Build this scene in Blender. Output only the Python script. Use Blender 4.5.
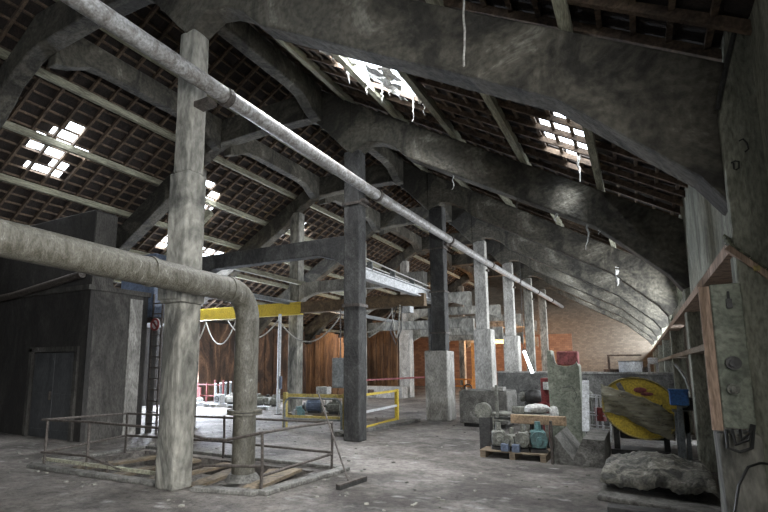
import bpy, bmesh, math, random
from mathutils import Vector, Matrix
random.seed(7)
for o in list(bpy.data.objects): bpy.data.objects.remove(o)
SC = bpy.context.scene
COL = SC.collection
# ---------------------------------------------------------------- camera
F_PX, PITCH, YAW, CX, CY, EYE = 503.0, math.radians(8.3), math.radians(29.7), 350.0, 293.0, 1.7
cd = bpy.data.cameras.new('camera'); cam = bpy.data.objects.new('camera', cd); COL.objects.link(cam)
cam.location = (0, 0, EYE)
cam.rotation_euler = (math.pi/2 + PITCH, 0, YAW)
cd.sensor_width = 36; cd.lens = F_PX/768*36
cd.shift_x = (384-CX)/768; cd.shift_y = (CY-256)/768
cd.clip_start = 0.05; cd.clip_end = 400
SC.camera = cam
# ---------------------------------------------------------------- world, light, exposure
w = bpy.data.worlds.new('world'); SC.world = w; w.use_nodes = True
bg = w.node_tree.nodes['Background']; bg.inputs[0].default_value = (0.84, 0.92, 1.0, 1); bg.inputs[1].default_value = 7.0
SC.view_settings.view_transform = 'Standard'; SC.view_settings.look = 'None'
SC.view_settings.gamma = 1; SC.view_settings.use_curve_mapping = False
SC.view_settings.exposure = 0.0
Y_FAR = 7.85
def area(name, loc, tgt, sx, sy, power, color, spread=180):
    l = bpy.data.lights.new(name, 'AREA'); l.shape = 'RECTANGLE'; l.size = sx; l.size_y = sy
    l.energy = power; l.color = color; l.spread = math.radians(spread)
    o = bpy.data.objects.new(name, l); COL.objects.link(o); o.location = loc
    d = Vector(tgt)-Vector(loc); o.rotation_euler = d.to_track_quat('-Z', 'Y').to_euler()
    return o
DAY = (0.92, 0.96, 1.0)
# added daylight lamps in unseen openings: right-wall bays, two near windows, left doorway
area('second_bay_fill', (1.3, 13.1, 3.55), (-5.5, 12.0, 2.0), 4.2, .9, 420, DAY)
for k in range(2, 7):
    area('right_bay_fill', (1.78, 7.85+5.27*k, 3.35), (-5, 7.85+5.27*k, 1.2), 3.4, 1.0, 650, DAY)
area('near_right_fill', (1.9, .6, 3.0), (-7, 6.5, -1.5), 3.6, 2.6, 470, (1.0, 0.98, 0.94), 120)
area('far_right_fill', (1.9, -5.3, 3.0), (-8, 2.0, -1.0), 4.5, 2.6, 20, (0.9, 0.95, 1.0), 120)
area('aisle_roof_fill', (-15.5, 14.9, 8.2), (-12.0, 14.2, 0), 1.9, 1.9, 6500, (0.86, 0.92, 1.0))  # added lamp over roof holes hidden from view, whitens the aisle floor
area('doorway_fill', (-18.9, 17.0, 2.0), (-10, 14.0, 0.0), 1.7, 3.6, 2300, (0.78, 0.86, 1.0))
# daylight falling through the gaps in the roof (the lights stand outside, above the tiles)
area('roof_gap_daylight', (-4.3, 8.2, 9.6), (-4.6, 8.4, 0), 2.4, 2.2, 3200, (0.97, 0.98, 1.0))
area('roof_gap_daylight_left', (-13.2, 7.3, 9.4), (-12.9, 7.3, 0), 2.0, 1.8, 1500, DAY)
area('roof_gap_daylight_right', (-.3, 8.7, 7.6), (-5.6, 6.5, 1.5), 1.0, 1.4, 700, DAY)
area('roof_gap_daylight_left_mid', (-13.0, 12.4, 9.4), (-12.6, 12.6, 0), 1.6, 1.6, 2200, DAY)
for k in range(3, 6):
    area('far_roof_fill', (-2.2, Y_FAR+5.27*k, 8.4), (-3.6, Y_FAR+5.27*k, 0), 2.4, 3.2, 1100, DAY)  # added lamps over unseen far gaps, brighten columns and floor
area('near_roof_fill', (-3.4, 2.0, 9.2), (-3.6, 3.2, 0), 3.0, 2.6, 160, (0.92, 0.96, 1.0))  # added lamp over an overhead gap out of view
area('south_fill', (-8.5, -7.4, 4.0), (-8.5, 8, 3.0), 10, 4.5, 120, (0.9, 0.95, 1.0))  # added fill lamp behind the camera, the south wall has no opening
def bulb(name, loc, power, color, r=0.12):
    l = bpy.data.lights.new(name, 'POINT'); l.energy = power; l.color = color; l.shadow_soft_size = r
    o = bpy.data.objects.new(name, l); COL.objects.link(o); o.location = loc
bulb('warm_lamp_far', (-8.6, 36.5, 3.0), 1000, (1.0, 0.5, 0.2))
bulb('warm_lamp_far_right', (-3.2, 39.0, 3.0), 60, (1.0, 0.5, 0.2))
bulb('warm_lamp_left', (-14.6, 24.0, 3.3), 260, (1.0, 0.74, 0.5))

# ---------------------------------------------------------------- projection helpers (pixel -> place)
_F = Vector((-math.sin(YAW)*math.cos(PITCH), math.cos(YAW)*math.cos(PITCH), math.sin(PITCH)))
_R = Vector((math.cos(YAW), math.sin(YAW), 0)); _U = _R.cross(_F)
def ray(x, y): return _F + _R*((x-CX)/F_PX) - _U*((y-CY)/F_PX)
CAMP = Vector((0, 0, EYE))
def at(x, y, Y): d = ray(x, y); return CAMP + d*(Y/d.y)
def fl(x, y, z=0.0): d = ray(x, y); return CAMP + d*((z-EYE)/d.z)

# ---------------------------------------------------------------- materials
def nd(nt, t, **kw):
    n = nt.nodes.new(t)
    for k, v in kw.items(): setattr(n, k, v)
    return n
def mat(name, c1, c2=None, c3=None, scale=4.0, stretch=(1, 1, 1), rough=0.85, bump=0.3, metal=0.0, fine=30.0,
        lo=0.38, hi=0.62, alpha=None, emit=None, estr=0.0, gen=False, trans=0.0):
    m = bpy.data.materials.new(name); m.use_nodes = True; nt = m.node_tree; b = nt.nodes['Principled BSDF']
    c2 = c2 or tuple(v*0.55 for v in c1)
    tc = nd(nt, 'ShaderNodeTexCoord'); mp = nd(nt, 'ShaderNodeMapping'); mp.inputs['Scale'].default_value = stretch
    nt.links.new(tc.outputs['Object'], mp.inputs[0])
    n1 = nd(nt, 'ShaderNodeTexNoise'); n1.inputs['Scale'].default_value = scale; n1.inputs['Detail'].default_value = 8; n1.inputs['Roughness'].default_value = 0.68
    n1.inputs['Distortion'].default_value = 1.1
    nt.links.new(mp.outputs[0], n1.inputs['Vector'])
    r = nd(nt, 'ShaderNodeValToRGB'); e = r.color_ramp.elements
    e[0].position = lo; e[0].color = (*c2, 1); e[1].position = hi; e[1].color = (*c1, 1)
    if c3: x = e.new(min(hi+0.12, 0.95)); x.color = (*c3, 1)
    nt.links.new(n1.outputs[0], r.inputs[0])
    n2 = nd(nt, 'ShaderNodeTexNoise'); n2.inputs['Scale'].default_value = fine; n2.inputs['Detail'].default_value = 5
    nt.links.new(mp.outputs[0], n2.inputs['Vector'])
    mx = nd(nt, 'ShaderNodeMix', data_type='RGBA', blend_type='MULTIPLY'); mx.inputs[0].default_value = 0.62
    rr = nd(nt, 'ShaderNodeValToRGB'); rr.color_ramp.elements[0].position = 0.34; rr.color_ramp.elements[0].color = (0.32, 0.31, 0.3, 1); rr.color_ramp.elements[1].position = 0.58
    nt.links.new(n2.outputs[0], rr.inputs[0]); nt.links.new(r.outputs[0], mx.inputs[6]); nt.links.new(rr.outputs[0], mx.inputs[7])
    nt.links.new(mx.outputs[2], b.inputs['Base Color'])
    b.inputs['Roughness'].default_value = rough; b.inputs['Metallic'].default_value = metal
    if bump:
        ad = nd(nt, 'ShaderNodeMath', operation='ADD'); nt.links.new(n1.outputs[0], ad.inputs[0]); nt.links.new(n2.outputs[0], ad.inputs[1])
        bp = nd(nt, 'ShaderNodeBump'); bp.inputs['Strength'].default_value = bump; bp.inputs['Distance'].default_value = 0.04
        nt.links.new(ad.outputs[0], bp.inputs['Height']); nt.links.new(bp.outputs[0], b.inputs['Normal'])
    if emit: b.inputs['Emission Color'].default_value = (*emit, 1); b.inputs['Emission Strength'].default_value = estr
    if alpha is not None: b.inputs['Alpha'].default_value = alpha
    if trans: b.inputs['Transmission Weight'].default_value = trans
    return m
M = {}
M['concrete'] = mat('frame_concrete', (.115, .107, .085), (.03, .028, .023), (.32, .31, .27), scale=1.1, bump=.8, lo=.42, hi=.62, fine=14)
M['column'] = mat('column_concrete', (.33, .32, .28), (.07, .07, .062), (.5, .48, .44), lo=.38, hi=.6, fine=12, scale=1.3, stretch=(1, 1, .45), bump=.6)
M['sooty'] = mat('sooty_concrete', (.085, .085, .082), (.02, .02, .02), (.25, .25, .24), scale=2.4, stretch=(1, 1, .6), bump=.5, lo=.4, hi=.7)
M['palecon'] = mat('pale_concrete', (.42, .41, .38), (.2, .195, .18), (.6, .59, .56), scale=2.5, stretch=(1, 1, .4), bump=.4)
M['wallcon'] = mat('wall_concrete', (.34, .345, .28), (.14, .142, .11), (.48, .475, .41), scale=2.5, stretch=(1, 1, .35), bump=.7, fine=40)
M['block'] = mat('block_concrete', (.20, .195, .18), (.08, .078, .07), (.36, .35, .33), scale=3, bump=.5)
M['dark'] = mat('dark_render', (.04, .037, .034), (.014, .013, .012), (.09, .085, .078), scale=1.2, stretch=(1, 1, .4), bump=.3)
M['sidewall'] = mat('stained_render', (.085, .08, .072), (.03, .028, .025), (.30, .29, .26), scale=1.6, stretch=(1, 1, .5), bump=.4, hi=.66)
M['door'] = mat('door_steel', (.075, .078, .082), (.04, .042, .045), scale=3, stretch=(1, 1, .3), bump=.1, rough=.6)
M['rust'] = mat('rusty_cladding', (.12, .07, .045), (.03, .021, .017), (.30, .19, .12), lo=.42, hi=.58, scale=1.3, stretch=(1, 1, .35), bump=.4)
M['archwood'] = mat('tawny_timber', (.24, .14, .075), (.08, .045, .03), (.36, .23, .13), scale=1.6, stretch=(2, 2, .4), bump=.3)
M['timber'] = mat('timber', (.24, .19, .13), (.10, .075, .05), scale=4, stretch=(.3, 3, 3), bump=.3)
M['rafter'] = mat('rafter_wood', (.15, .105, .07), (.055, .038, .028), (.25, .195, .14), scale=3, bump=.3)
M['purlin'] = mat('weathered_purlin', (.40, .40, .30), (.17, .16, .12), scale=5, stretch=(3, .3, 3), bump=.3)
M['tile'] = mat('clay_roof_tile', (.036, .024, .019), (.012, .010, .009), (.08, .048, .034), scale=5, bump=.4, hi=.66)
M['pinkwood'] = mat('bare_pink_wood', (.46, .33, .25), (.2, .14, .1), scale=3, stretch=(3, 3, .4), bump=.25)
M['boards'] = mat('vertical_boards', (.22, .17, .12), (.08, .065, .05), (.34, .28, .21), scale=2, stretch=(6, 6, .4), bump=.4)
M['pipe'] = mat('galvanised_pipe', (.44, .44, .44), (.2, .185, .17), scale=5, rough=.5, bump=.15, metal=.35)
M['oldpipe'] = mat('mossy_painted_pipe', (.14, .133, .11), (.055, .05, .035), (.36, .355, .34), scale=4, stretch=(2, 2, 1), rough=.55, bump=.25)
M['steel'] = mat('rusty_steel', (.11, .095, .085), (.05, .042, .036), scale=12, rough=.6, bump=.2, metal=.3)
M['greysteel'] = mat('grey_painted_steel', (.2, .215, .22), (.10, .11, .11), scale=6, rough=.5, bump=.1)
M['white'] = mat('chipped_white_paint', (.62, .64, .66), (.4, .41, .42), scale=6, rough=.6, bump=.1)
M['yellow'] = mat('yellow_paint', (.60, .44, .045), (.34, .25, .04), scale=4, rough=.55, bump=.15, lo=.3, hi=.5)
M['oldyellow'] = mat('dull_yellow_paint', (.46, .37, .10), (.22, .18, .07), scale=9, rough=.6, bump=.15)
M['brownsteel'] = mat('brown_crane_steel', (.19, .13, .07), (.09, .06, .035), scale=4, rough=.7, bump=.2)
M['green'] = mat('faded_green_paint', (.27, .29, .23), (.12, .135, .105), (.40, .42, .36), scale=3, rough=.7, bump=.25)
M['teal'] = mat('teal_motor_paint', (.10, .22, .22), (.05, .09, .09), scale=8, rough=.5, bump=.2)
M['blue'] = mat('blue_plastic', (.03, .13, .36), (.02, .07, .2), scale=5, rough=.5, bump=.05)
M['bluegrey'] = mat('blue_grey_paint', (.14, .18, .26), (.07, .09, .13), scale=6, rough=.5, bump=.1)
M['red'] = mat('red_paint', (.24, .035, .035), (.12, .02, .02), scale=6, rough=.6, bump=.1)
M['dustyred'] = mat('dusty_red_cloth', (.33, .10, .10), (.2, .07, .07), scale=6, rough=.9, bump=.2)
M['orange'] = mat('orange_lamplight', (.7, .27, .04), (.4, .15, .03), scale=6, rough=.6, bump=.1)  # warm lamplight painted in as orange on the far cart and post
M['greymach'] = mat('dusty_machine', (.22, .225, .19), (.09, .09, .08), (.36, .35, .31), scale=9, rough=.7, bump=.4)
M['darkmach'] = mat('oily_machine', (.05, .05, .048), (.02, .02, .02), scale=9, rough=.5, bump=.2)
M['cloth'] = mat('white_cloth', (.6, .6, .58), (.4, .4, .38), scale=7, rough=.9, bump=.3)
M['rope'] = mat('pale_cable', (.5, .5, .47), (.32, .31, .29), scale=20, rough=.7, bump=0)
M['blackcable'] = mat('black_cable', (.02, .02, .02), scale=20, rough=.5, bump=0)
M['fluff'] = mat('hanging_insulation', (.75, .76, .76), (.45, .45, .42), scale=10, rough=.9, bump=.3)
M['plank'] = mat('dusty_plank', (.20, .155, .10), (.07, .058, .042), scale=4, stretch=(.6, .6, 2), bump=.3)
M['tarp'] = mat('dusty_tarpaulin', (.26, .25, .21), (.07, .07, .062), (.50, .48, .43), lo=.42, hi=.56, scale=3.5, stretch=(1, 2, 1), rough=.6, bump=.6)
M['shingle'] = mat('mossy_shingle', (.16, .17, .11), (.04, .04, .035), scale=14, bump=.7)
M['cardboard'] = mat('cardboard', (.34, .24, .15), (.2, .14, .09), scale=5, bump=.1)
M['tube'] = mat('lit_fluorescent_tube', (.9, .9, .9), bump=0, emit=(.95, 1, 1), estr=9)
M['plastic'] = mat('clear_plastic_wrap', (.40, .38, .29), (.25, .24, .17), (.66, .66, .6), scale=2.5, stretch=(1, 1, 4), rough=.25, bump=.35, alpha=.68, fine=5)
M['ink'] = mat('dark_marking', (.03, .03, .03), bump=0)
# brick
def brickmat(name, c1, c2, mortar, scale):
    m = mat(name, c1); nt = m.node_tree; b = nt.nodes['Principled BSDF']
    tc = nd(nt, 'ShaderNodeTexCoord'); mp = nd(nt, 'ShaderNodeMapping'); mp.inputs['Rotation'].default_value = (math.pi/2, 0, 0)
    br = nd(nt, 'ShaderNodeTexBrick'); br.inputs['Scale'].default_value = scale; br.inputs['Color1'].default_value = (*c1, 1); br.inputs['Color2'].default_value = (*c2, 1)
    br.inputs['Mortar'].default_value = (*mortar, 1); br.inputs['Mortar Size'].default_value = .012
    nt.links.new(tc.outputs['Object'], mp.inputs[0]); nt.links.new(mp.outputs[0], br.inputs['Vector'])
    mx = nd(nt, 'ShaderNodeMix', data_type='RGBA', blend_type='MULTIPLY'); mx.inputs[0].default_value = .6
    old = b.inputs['Base Color'].links[0].from_socket
    gr = nd(nt, 'ShaderNodeBrightContrast'); gr.inputs['Bright'].default_value = .45
    nt.links.new(old, gr.inputs[0]); nt.links.new(br.outputs[0], mx.inputs[6]); nt.links.new(gr.outputs[0], mx.inputs[7]); nt.links.new(mx.outputs[2], b.inputs['Base Color'])
    return m
M['brick'] = brickmat('old_brickwork', (.24, .21, .17), (.17, .145, .115), (.12, .11, .10), 2.2)
M['warmbrick'] = brickmat('brown_brickwork', (.32, .19, .12), (.2, .115, .075), (.14, .10, .08), 1.6)
# floor: dark trodden dirt over setts, left-aisle dust whitened with painted-in daylight
def floormat():
    m = bpy.data.materials.new('dusty_floor'); m.use_nodes = True; nt = m.node_tree; b = nt.nodes['Principled BSDF']; L = nt.links.new
    tc = nd(nt, 'ShaderNodeTexCoord')
    def noise(s, st=(1, 1, 1), det=8, ro=.65, dist=0.3):
        mp = nd(nt, 'ShaderNodeMapping'); mp.inputs['Scale'].default_value = st; L(tc.outputs['Object'], mp.inputs[0])
        n = nd(nt, 'ShaderNodeTexNoise'); n.inputs['Scale'].default_value = s; n.inputs['Detail'].default_value = det; n.inputs['Roughness'].default_value = ro; n.inputs['Distortion'].default_value = dist
        L(mp.outputs[0], n.inputs['Vector']); return n
    def ramp(src, p0, c0, p1, c1):
        r = nd(nt, 'ShaderNodeValToRGB'); e = r.color_ramp.elements; e[0].position = p0; e[0].color = (*c0, 1); e[1].position = p1; e[1].color = (*c1, 1); L(src, r.inputs[0]); return r
    big = noise(.7); a = ramp(big.outputs[0], .38, (.085, .075, .066), .62, (.30, .275, .25))
    # pale worn sett tops
    vo = nd(nt, 'ShaderNodeTexVoronoi'); vo.inputs['Scale'].default_value = 4.2; vo.inputs['Randomness'].default_value = .75
    mp = nd(nt, 'ShaderNodeMapping'); mp.inputs['Scale'].default_value = (.6, 1.25, 1); mp.inputs['Rotation'].default_value = (0, 0, .25); L(tc.outputs['Object'], mp.inputs[0]); L(mp.outputs[0], vo.inputs['Vector'])
    vt = ramp(vo.outputs['Distance'], .12, (1, 1, 1), .42, (0, 0, 0))
    pn = noise(1.6); pr = ramp(pn.outputs[0], .5, (0, 0, 0), .66, (1, 1, 1))
    mu = nd(nt, 'ShaderNodeMath', operation='MULTIPLY'); L(vt.outputs[0], mu.inputs[0]); L(pr.outputs[0], mu.inputs[1])
    mx = nd(nt, 'ShaderNodeMix', data_type='RGBA'); L(mu.outputs[0], mx.inputs[0]); L(a.outputs[0], mx.inputs[6]); mx.inputs[7].default_value = (.5, .49, .47, 1)
    # dusty left-aisle area, its bright daylight painted in as near-white
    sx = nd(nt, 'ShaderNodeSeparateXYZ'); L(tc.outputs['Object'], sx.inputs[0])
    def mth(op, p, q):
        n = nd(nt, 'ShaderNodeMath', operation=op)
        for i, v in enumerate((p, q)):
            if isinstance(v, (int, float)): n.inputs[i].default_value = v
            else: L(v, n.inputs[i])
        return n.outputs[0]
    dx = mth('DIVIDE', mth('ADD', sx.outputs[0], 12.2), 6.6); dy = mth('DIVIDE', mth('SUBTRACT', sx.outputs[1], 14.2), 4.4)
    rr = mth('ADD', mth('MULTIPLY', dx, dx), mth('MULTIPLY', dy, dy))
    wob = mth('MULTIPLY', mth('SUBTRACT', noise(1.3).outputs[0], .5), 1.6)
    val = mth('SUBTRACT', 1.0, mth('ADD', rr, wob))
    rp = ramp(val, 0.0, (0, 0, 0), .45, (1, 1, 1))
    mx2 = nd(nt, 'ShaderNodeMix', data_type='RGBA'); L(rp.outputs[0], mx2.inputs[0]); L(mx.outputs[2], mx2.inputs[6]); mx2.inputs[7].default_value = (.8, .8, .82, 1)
    f = noise(9, ro=.8); fr = ramp(f.outputs[0], .38, (.3, .3, .3), .56, (1, 1, 1))
    mm = nd(nt, 'ShaderNodeMix', data_type='RGBA', blend_type='MULTIPLY'); mm.inputs[0].default_value = .8; L(mx2.outputs[2], mm.inputs[6]); L(fr.outputs[0], mm.inputs[7])
    L(mm.outputs[2], b.inputs['Base Color']); b.inputs['Roughness'].default_value = .75
    ad = mth('ADD', mth('MULTIPLY', mu.outputs[0], .5), mth('ADD', f.outputs[0], mth('MULTIPLY', noise(6).outputs[0], 1.4)))
    bp = nd(nt, 'ShaderNodeBump'); bp.inputs['Strength'].default_value = 1; bp.inputs['Distance'].default_value = .09; L(ad, bp.inputs['Height']); L(bp.outputs[0], b.inputs['Normal'])
    return m
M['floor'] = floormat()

# ---------------------------------------------------------------- mesh builder
class MB:
    def __init__(s): s.bm = bmesh.new()
    def box(s, c, d, rot=None):
        m = Matrix.Translation(Vector(c))
        if rot is not None: m = m @ (rot.to_4x4() if hasattr(rot, 'to_4x4') else Matrix.Rotation(rot, 4, 'Z'))
        bmesh.ops.create_cube(s.bm, size=1, matrix=m @ Matrix.Diagonal((d[0], d[1], d[2], 1))); return s
    def bb(s, x0, x1, y0, y1, z0, z1): return s.box(((x0+x1)/2, (y0+y1)/2, (z0+z1)/2), (abs(x1-x0), abs(y1-y0), abs(z1-z0)))
    def bar(s, a, b, wd, h):      # rectangular bar from a to b, width wd, height h
        a = Vector(a); b = Vector(b); d = b-a; q = d.to_track_quat('X', 'Z')
        bmesh.ops.create_cube(s.bm, size=1, matrix=Matrix.Translation((a+b)/2) @ q.to_matrix().to_4x4() @ Matrix.Diagonal((d.length, wd, h, 1))); return s
    def cyl(s, a, b, r, r2=None, n=16):
        a = Vector(a); b = Vector(b); d = b-a; q = d.to_track_quat('Z', 'Y')
        bmesh.ops.create_cone(s.bm, cap_ends=True, segments=n, radius1=r, radius2=r if r2 is None else r2, depth=d.length, matrix=Matrix.Translation((a+b)/2) @ q.to_matrix().to_4x4()); return s
    def tube(s, pts, r, n=10, radii=None):
        pts = [Vector(p) for p in pts]; rings = []
        up = Vector((0, 0, 1))
        for i, p in enumerate(pts):
            t = (pts[min(i+1, len(pts)-1)]-pts[max(i-1, 0)]).normalized()
            if abs(t.dot(up)) > .95: up = Vector((1, 0, 0)) if abs(t.x) < .9 else Vector((0, 1, 0))
            u = t.cross(up).normalized(); v = u.cross(t); up = v
            rr = radii[i] if radii else r
            rings.append([s.bm.verts.new(p+u*rr*math.cos(2*math.pi*k/n)+v*rr*math.sin(2*math.pi*k/n)) for k in range(n)])
        for a, b in zip(rings, rings[1:]):
            for k in range(n): s.bm.faces.new((a[k], a[(k+1) % n], b[(k+1) % n], b[k]))
        s.bm.faces.new(rings[0][::-1]); s.bm.faces.new(rings[-1]); return s
    def prism(s, poly, axis, a, b):   # polygon in the other two axes extruded along axis from a to b
        def P(u, v, t): return {'X': (t, u, v), 'Y': (u, t, v), 'Z': (u, v, t)}[axis]
        A = [s.bm.verts.new(P(u, v, a)) for u, v in poly]; B = [s.bm.verts.new(P(u, v, b)) for u, v in poly]; n = len(poly)
        s.bm.faces.new(A); s.bm.faces.new(B[::-1])
        for k in range(n): s.bm.faces.new((A[k], B[k], B[(k+1) % n], A[(k+1) % n]))
        return s
    def sphere(s, c, r, sc=(1, 1, 1), sub=2):
        bmesh.ops.create_icosphere(s.bm, subdivisions=sub, radius=r, matrix=Matrix.Translation(Vector(c)) @ Matrix.Diagonal((*sc, 1))); return s
    def build(s, name, m, parent=None, bevel=0, smooth=False, origin=None):
        bmesh.ops.recalc_face_normals(s.bm, faces=s.bm.faces)
        me = bpy.data.meshes.new(name)
        loc = Vector((0, 0, 0))
        if parent is None or isinstance(origin, str):
            vs = [v.co for v in s.bm.verts]
            lo = Vector([min(v[i] for v in vs) for i in range(3)]); hi = Vector([max(v[i] for v in vs) for i in range(3)])
            loc = Vector(((lo.x+hi.x)/2, (lo.y+hi.y)/2, lo.z))
            for v in s.bm.verts: v.co -= loc
        elif parent is not None:
            off = parent_world(parent)
            for v in s.bm.verts: v.co -= off
        s.bm.to_mesh(me); s.bm.free()
        mats = m if isinstance(m, (list, tuple)) else [m]
        for x in mats: me.materials.append(M[x] if isinstance(x, str) else x)
        if smooth:
            for p in me.polygons: p.use_smooth = True
            try: me.set_sharp_from_angle(angle=math.radians(40))
            except Exception: pass
        o = bpy.data.objects.new(name, me); COL.objects.link(o); o.location = loc
        if parent is not None: o.parent = parent; 
        if bevel:
            bv = o.modifiers.new('bevel', 'BEVEL'); bv.width = bevel; bv.segments = 2; bv.limit_method = 'ANGLE'
        return o
def parent_world(p):
    v = Vector((0, 0, 0))
    while p is not None: v += p.location; p = p.parent
    return v
def tag(o, label=None, cat=None, group=None, kind=None):
    if label: o['label'] = label
    if cat: o['category'] = cat
    if group: o['group'] = group
    if kind: o['kind'] = kind
    return o
def thing(name, loc, label, cat, group=None):
    o = bpy.data.objects.new(name, None); COL.objects.link(o); o.location = loc; o.empty_display_size = .1
    return tag(o, label, cat, group)
def struct(o): o['kind'] = 'structure'; return o
def copy_tree(o, parent=None):
    c = o.copy(); COL.objects.link(c); c.parent = parent
    for ch in [x for x in o.children]: copy_tree(ch, c)
    return c
def rough_up(mb, amt, seed=0, cuts=0):   # irregular surface on a mesh
    rnd = random.Random(seed)
    if cuts: bmesh.ops.subdivide_edges(mb.bm, edges=mb.bm.edges[:], cuts=cuts, use_grid_fill=True)
    for v in mb.bm.verts: v.co += Vector((rnd.uniform(-1, 1), rnd.uniform(-1, 1), rnd.uniform(-1, 1)))*amt
    return mb

# ---------------------------------------------------------------- setting
Y0, BAY, XR, ZR, SL = 5.2, 5.27, -8.6, 10.23, .6
YEND = 42.3
XW, XL = .84, -18.8
FY = [Y0 + BAY*k for k in range(7)]
def zroof(x): return ZR - SL*abs(x-XR)
# floor with a shallow pit
P0, P1, Q0, Q1 = -8.9, -4.75, 5.35, 7.15      # pit rectangle
mb = MB()
for (x0, x1, y0, y1) in ((XL-.2, P0, -8, YEND), (P1, 2.2, -8, YEND), (P0, P1, -8, Q0), (P0, P1, Q1, YEND)): mb.bb(x0, x1, y0, y1, -.6, 0)
mb.bb(P0, P1, Q0, Q1, -.6, -.28)
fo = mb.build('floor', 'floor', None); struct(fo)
# walls
mb = MB(); mb.bb(XL-.3, 2.2, YEND, YEND+.3, 0, 4.0)
mb2 = mb; mb2.prism([(XL-.3, 4.0), (2.2, 4.0), (XR, ZR+.3)], 'Y', YEND, YEND+.3)
struct(mb.build('wall_back', 'brick'))
# left wall: unseen doorway, added to light the aisle floor, at Y 15.5..17.9
mb = MB(); mb.bb(XL-.25, XL, -8, 16.1, 0, 4.1).bb(XL-.25, XL, 17.9, YEND, 0, 4.1).bb(XL-.25, XL, 15.5, 17.9, 3.9, 4.1)
struct(mb.build('wall_left', 'dark'))
# right wall: flush upper panels near, unseen window bays added beyond for light
mb = MB()
mb.bb(XW, XW+.2, 4.9, 10.6, 2.7, 6.2).bb(.97, 1.17, 2.6, 4.9, 2.4, 6.2).bb(XW, XW+.2, 10.6, 15.9, 2.7, 3.05).bb(XW, XW+.2, 10.6, 15.9, 4.1, 4.5).bb(XW, XW+.2, 10.6, 10.95, 3.05, 4.1).bb(XW, XW+.2, 15.9, YEND, 2.7, 2.85)
mb.bb(1.65, 1.85, 15.9, YEND, 3.85, 4.6)
for k in range(2, 7): mb.bb(1.65, 1.85, Y0+BAY*k-.7, Y0+BAY*k+.7, 2.7, 3.9)
mb.bb(XW+.2, 1.85, 15.7, 15.9, 2.7, 4.4)
mb.bb(1.85, 2.05, 4.2, 12.6, 0, 4.4).bb(1.85, 2.05, 12.6, 15.9, 2.5, 4.4).bb(1.85, 2.05, 15.6, 15.9, 0, 2.5)
mb.bb(.97, 1.17, 2.6, 5.0, 0, 2.7)
struct(mb.build('wall_right', 'wallcon'))
mb = MB(); mb.bb(2.0, 2.2, -8, 2.6, 0, 1.6).bb(2.0, 2.2, -8, 2.6, 4.4, 6.0).bb(2.0, 2.2, -2.7, -1.8, 1.6, 4.4)  # window openings added out of view to let light in
mb.bb(1.1, 2.2, 2.6, 2.8, 0, 6.2)
struct(mb.build('wall_right_near', 'wallcon'))
mb = MB(); mb.bb(XL-.3, 2.2, -8.2, -8, 0, 4.4); struct(mb.build('wall_front', 'dark'))
mb = MB(); mb.prism([(XL-.3, 4.4), (2.2, 4.4), (XR, ZR+.3)], 'Y', -8.2, -8)
struct(mb.build('wall_front_gable', 'dark'))
# vertical weathered boards closing the wall below the ledge, one gap lets the daylight in
mb = MB(); rnd = random.Random(3); y = 5.5
while y < YEND:
    wd = rnd.uniform(.14, .24)
    if not (13.5 < y < 14.25): mb.bb(1.02+rnd.uniform(0, .05), 1.07+rnd.uniform(0, .05), y, y+wd-.012, 0, 2.72)
    y += wd
struct(mb.build('wall_right_boards', 'boards'))
# rusty lining of the left wall: tall panels with bowed timber ribs
mb = MB(); y = 17.9
rnd = random.Random(5)
while y < YEND-.3:
    mb.bb(XL+.01, XL+.06+rnd.uniform(0, .05), y, y+.7, 0, 3.9); y += .72
struct(mb.build('wall_left_lining', 'rust'))
# rusty lining of the lower back wall
mb = MB(); x = XL+.2
mb.bb(x, -4.4, YEND-.1, YEND-.002, 0, 4.2)
struct(mb.build('wall_back_lining', 'warmbrick'))

# ---------------------------------------------------------------- roof
HOLES_L = [(-13.15, 6.67, .21), (-12.6, 7.25, .2), (-12.95, 7.8, .2), (-13.65, 7.55, .24), (-13.35, 7.15, .2), (-13.1, 7.4, .2), (-13.75, 7.1, .18), (-12.75, 6.85, .12),
           (-13.2, 12.15, .22), (-12.4, 12.1, .17), (-12.75, 12.6, .25), (-13.35, 12.7, .22), (-13.15, 16.9, .25), (-12.5, 17.5, .25), (-12.75, 17.9, .25), (-13.4, 22.2, .3), (-13.0, 22.5, .25),
           (-15.6, 15.2, .9), (-15.0, 13.0, .5)]  # last two holes are hidden, added for the aisle lamp
HOLES_R = [(-.72, 8.0, .38), (-.75, 8.6, .38), (-.8, 9.2, .34), (-.85, 9.7, .2)]
def in_hole(x, y, side):
    if side > 0:
        if 7.2 < y < 9.15 and -5.3 < x < -3.2 and not (y > 8.7 and x < -4.7): return True
        if -3.2 < x < -1.2 and y > 21.2 and y < 37 and 1.0 < (y-5.2) % 5.27 < 4.3: return True  # far gaps hidden by the frames, added to let light in
        if -4.4 < x < -2.4 and .8 < y < 3.2: return True  # overhead gap out of view, added for near light
        if y > 8.95 and y < 9.3 and -4.4 < x < -3.5: return True
    return any(abs(x-a)/1.0 < r and abs(y-b)/1.15 < r for a, b, r in (HOLES_R if side > 0 else HOLES_L))
LEN = math.sqrt(1+SL*SL)
def slope_pt(side, x, y, dz=0): return Vector((x, y, zroof(x)+dz))
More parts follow.
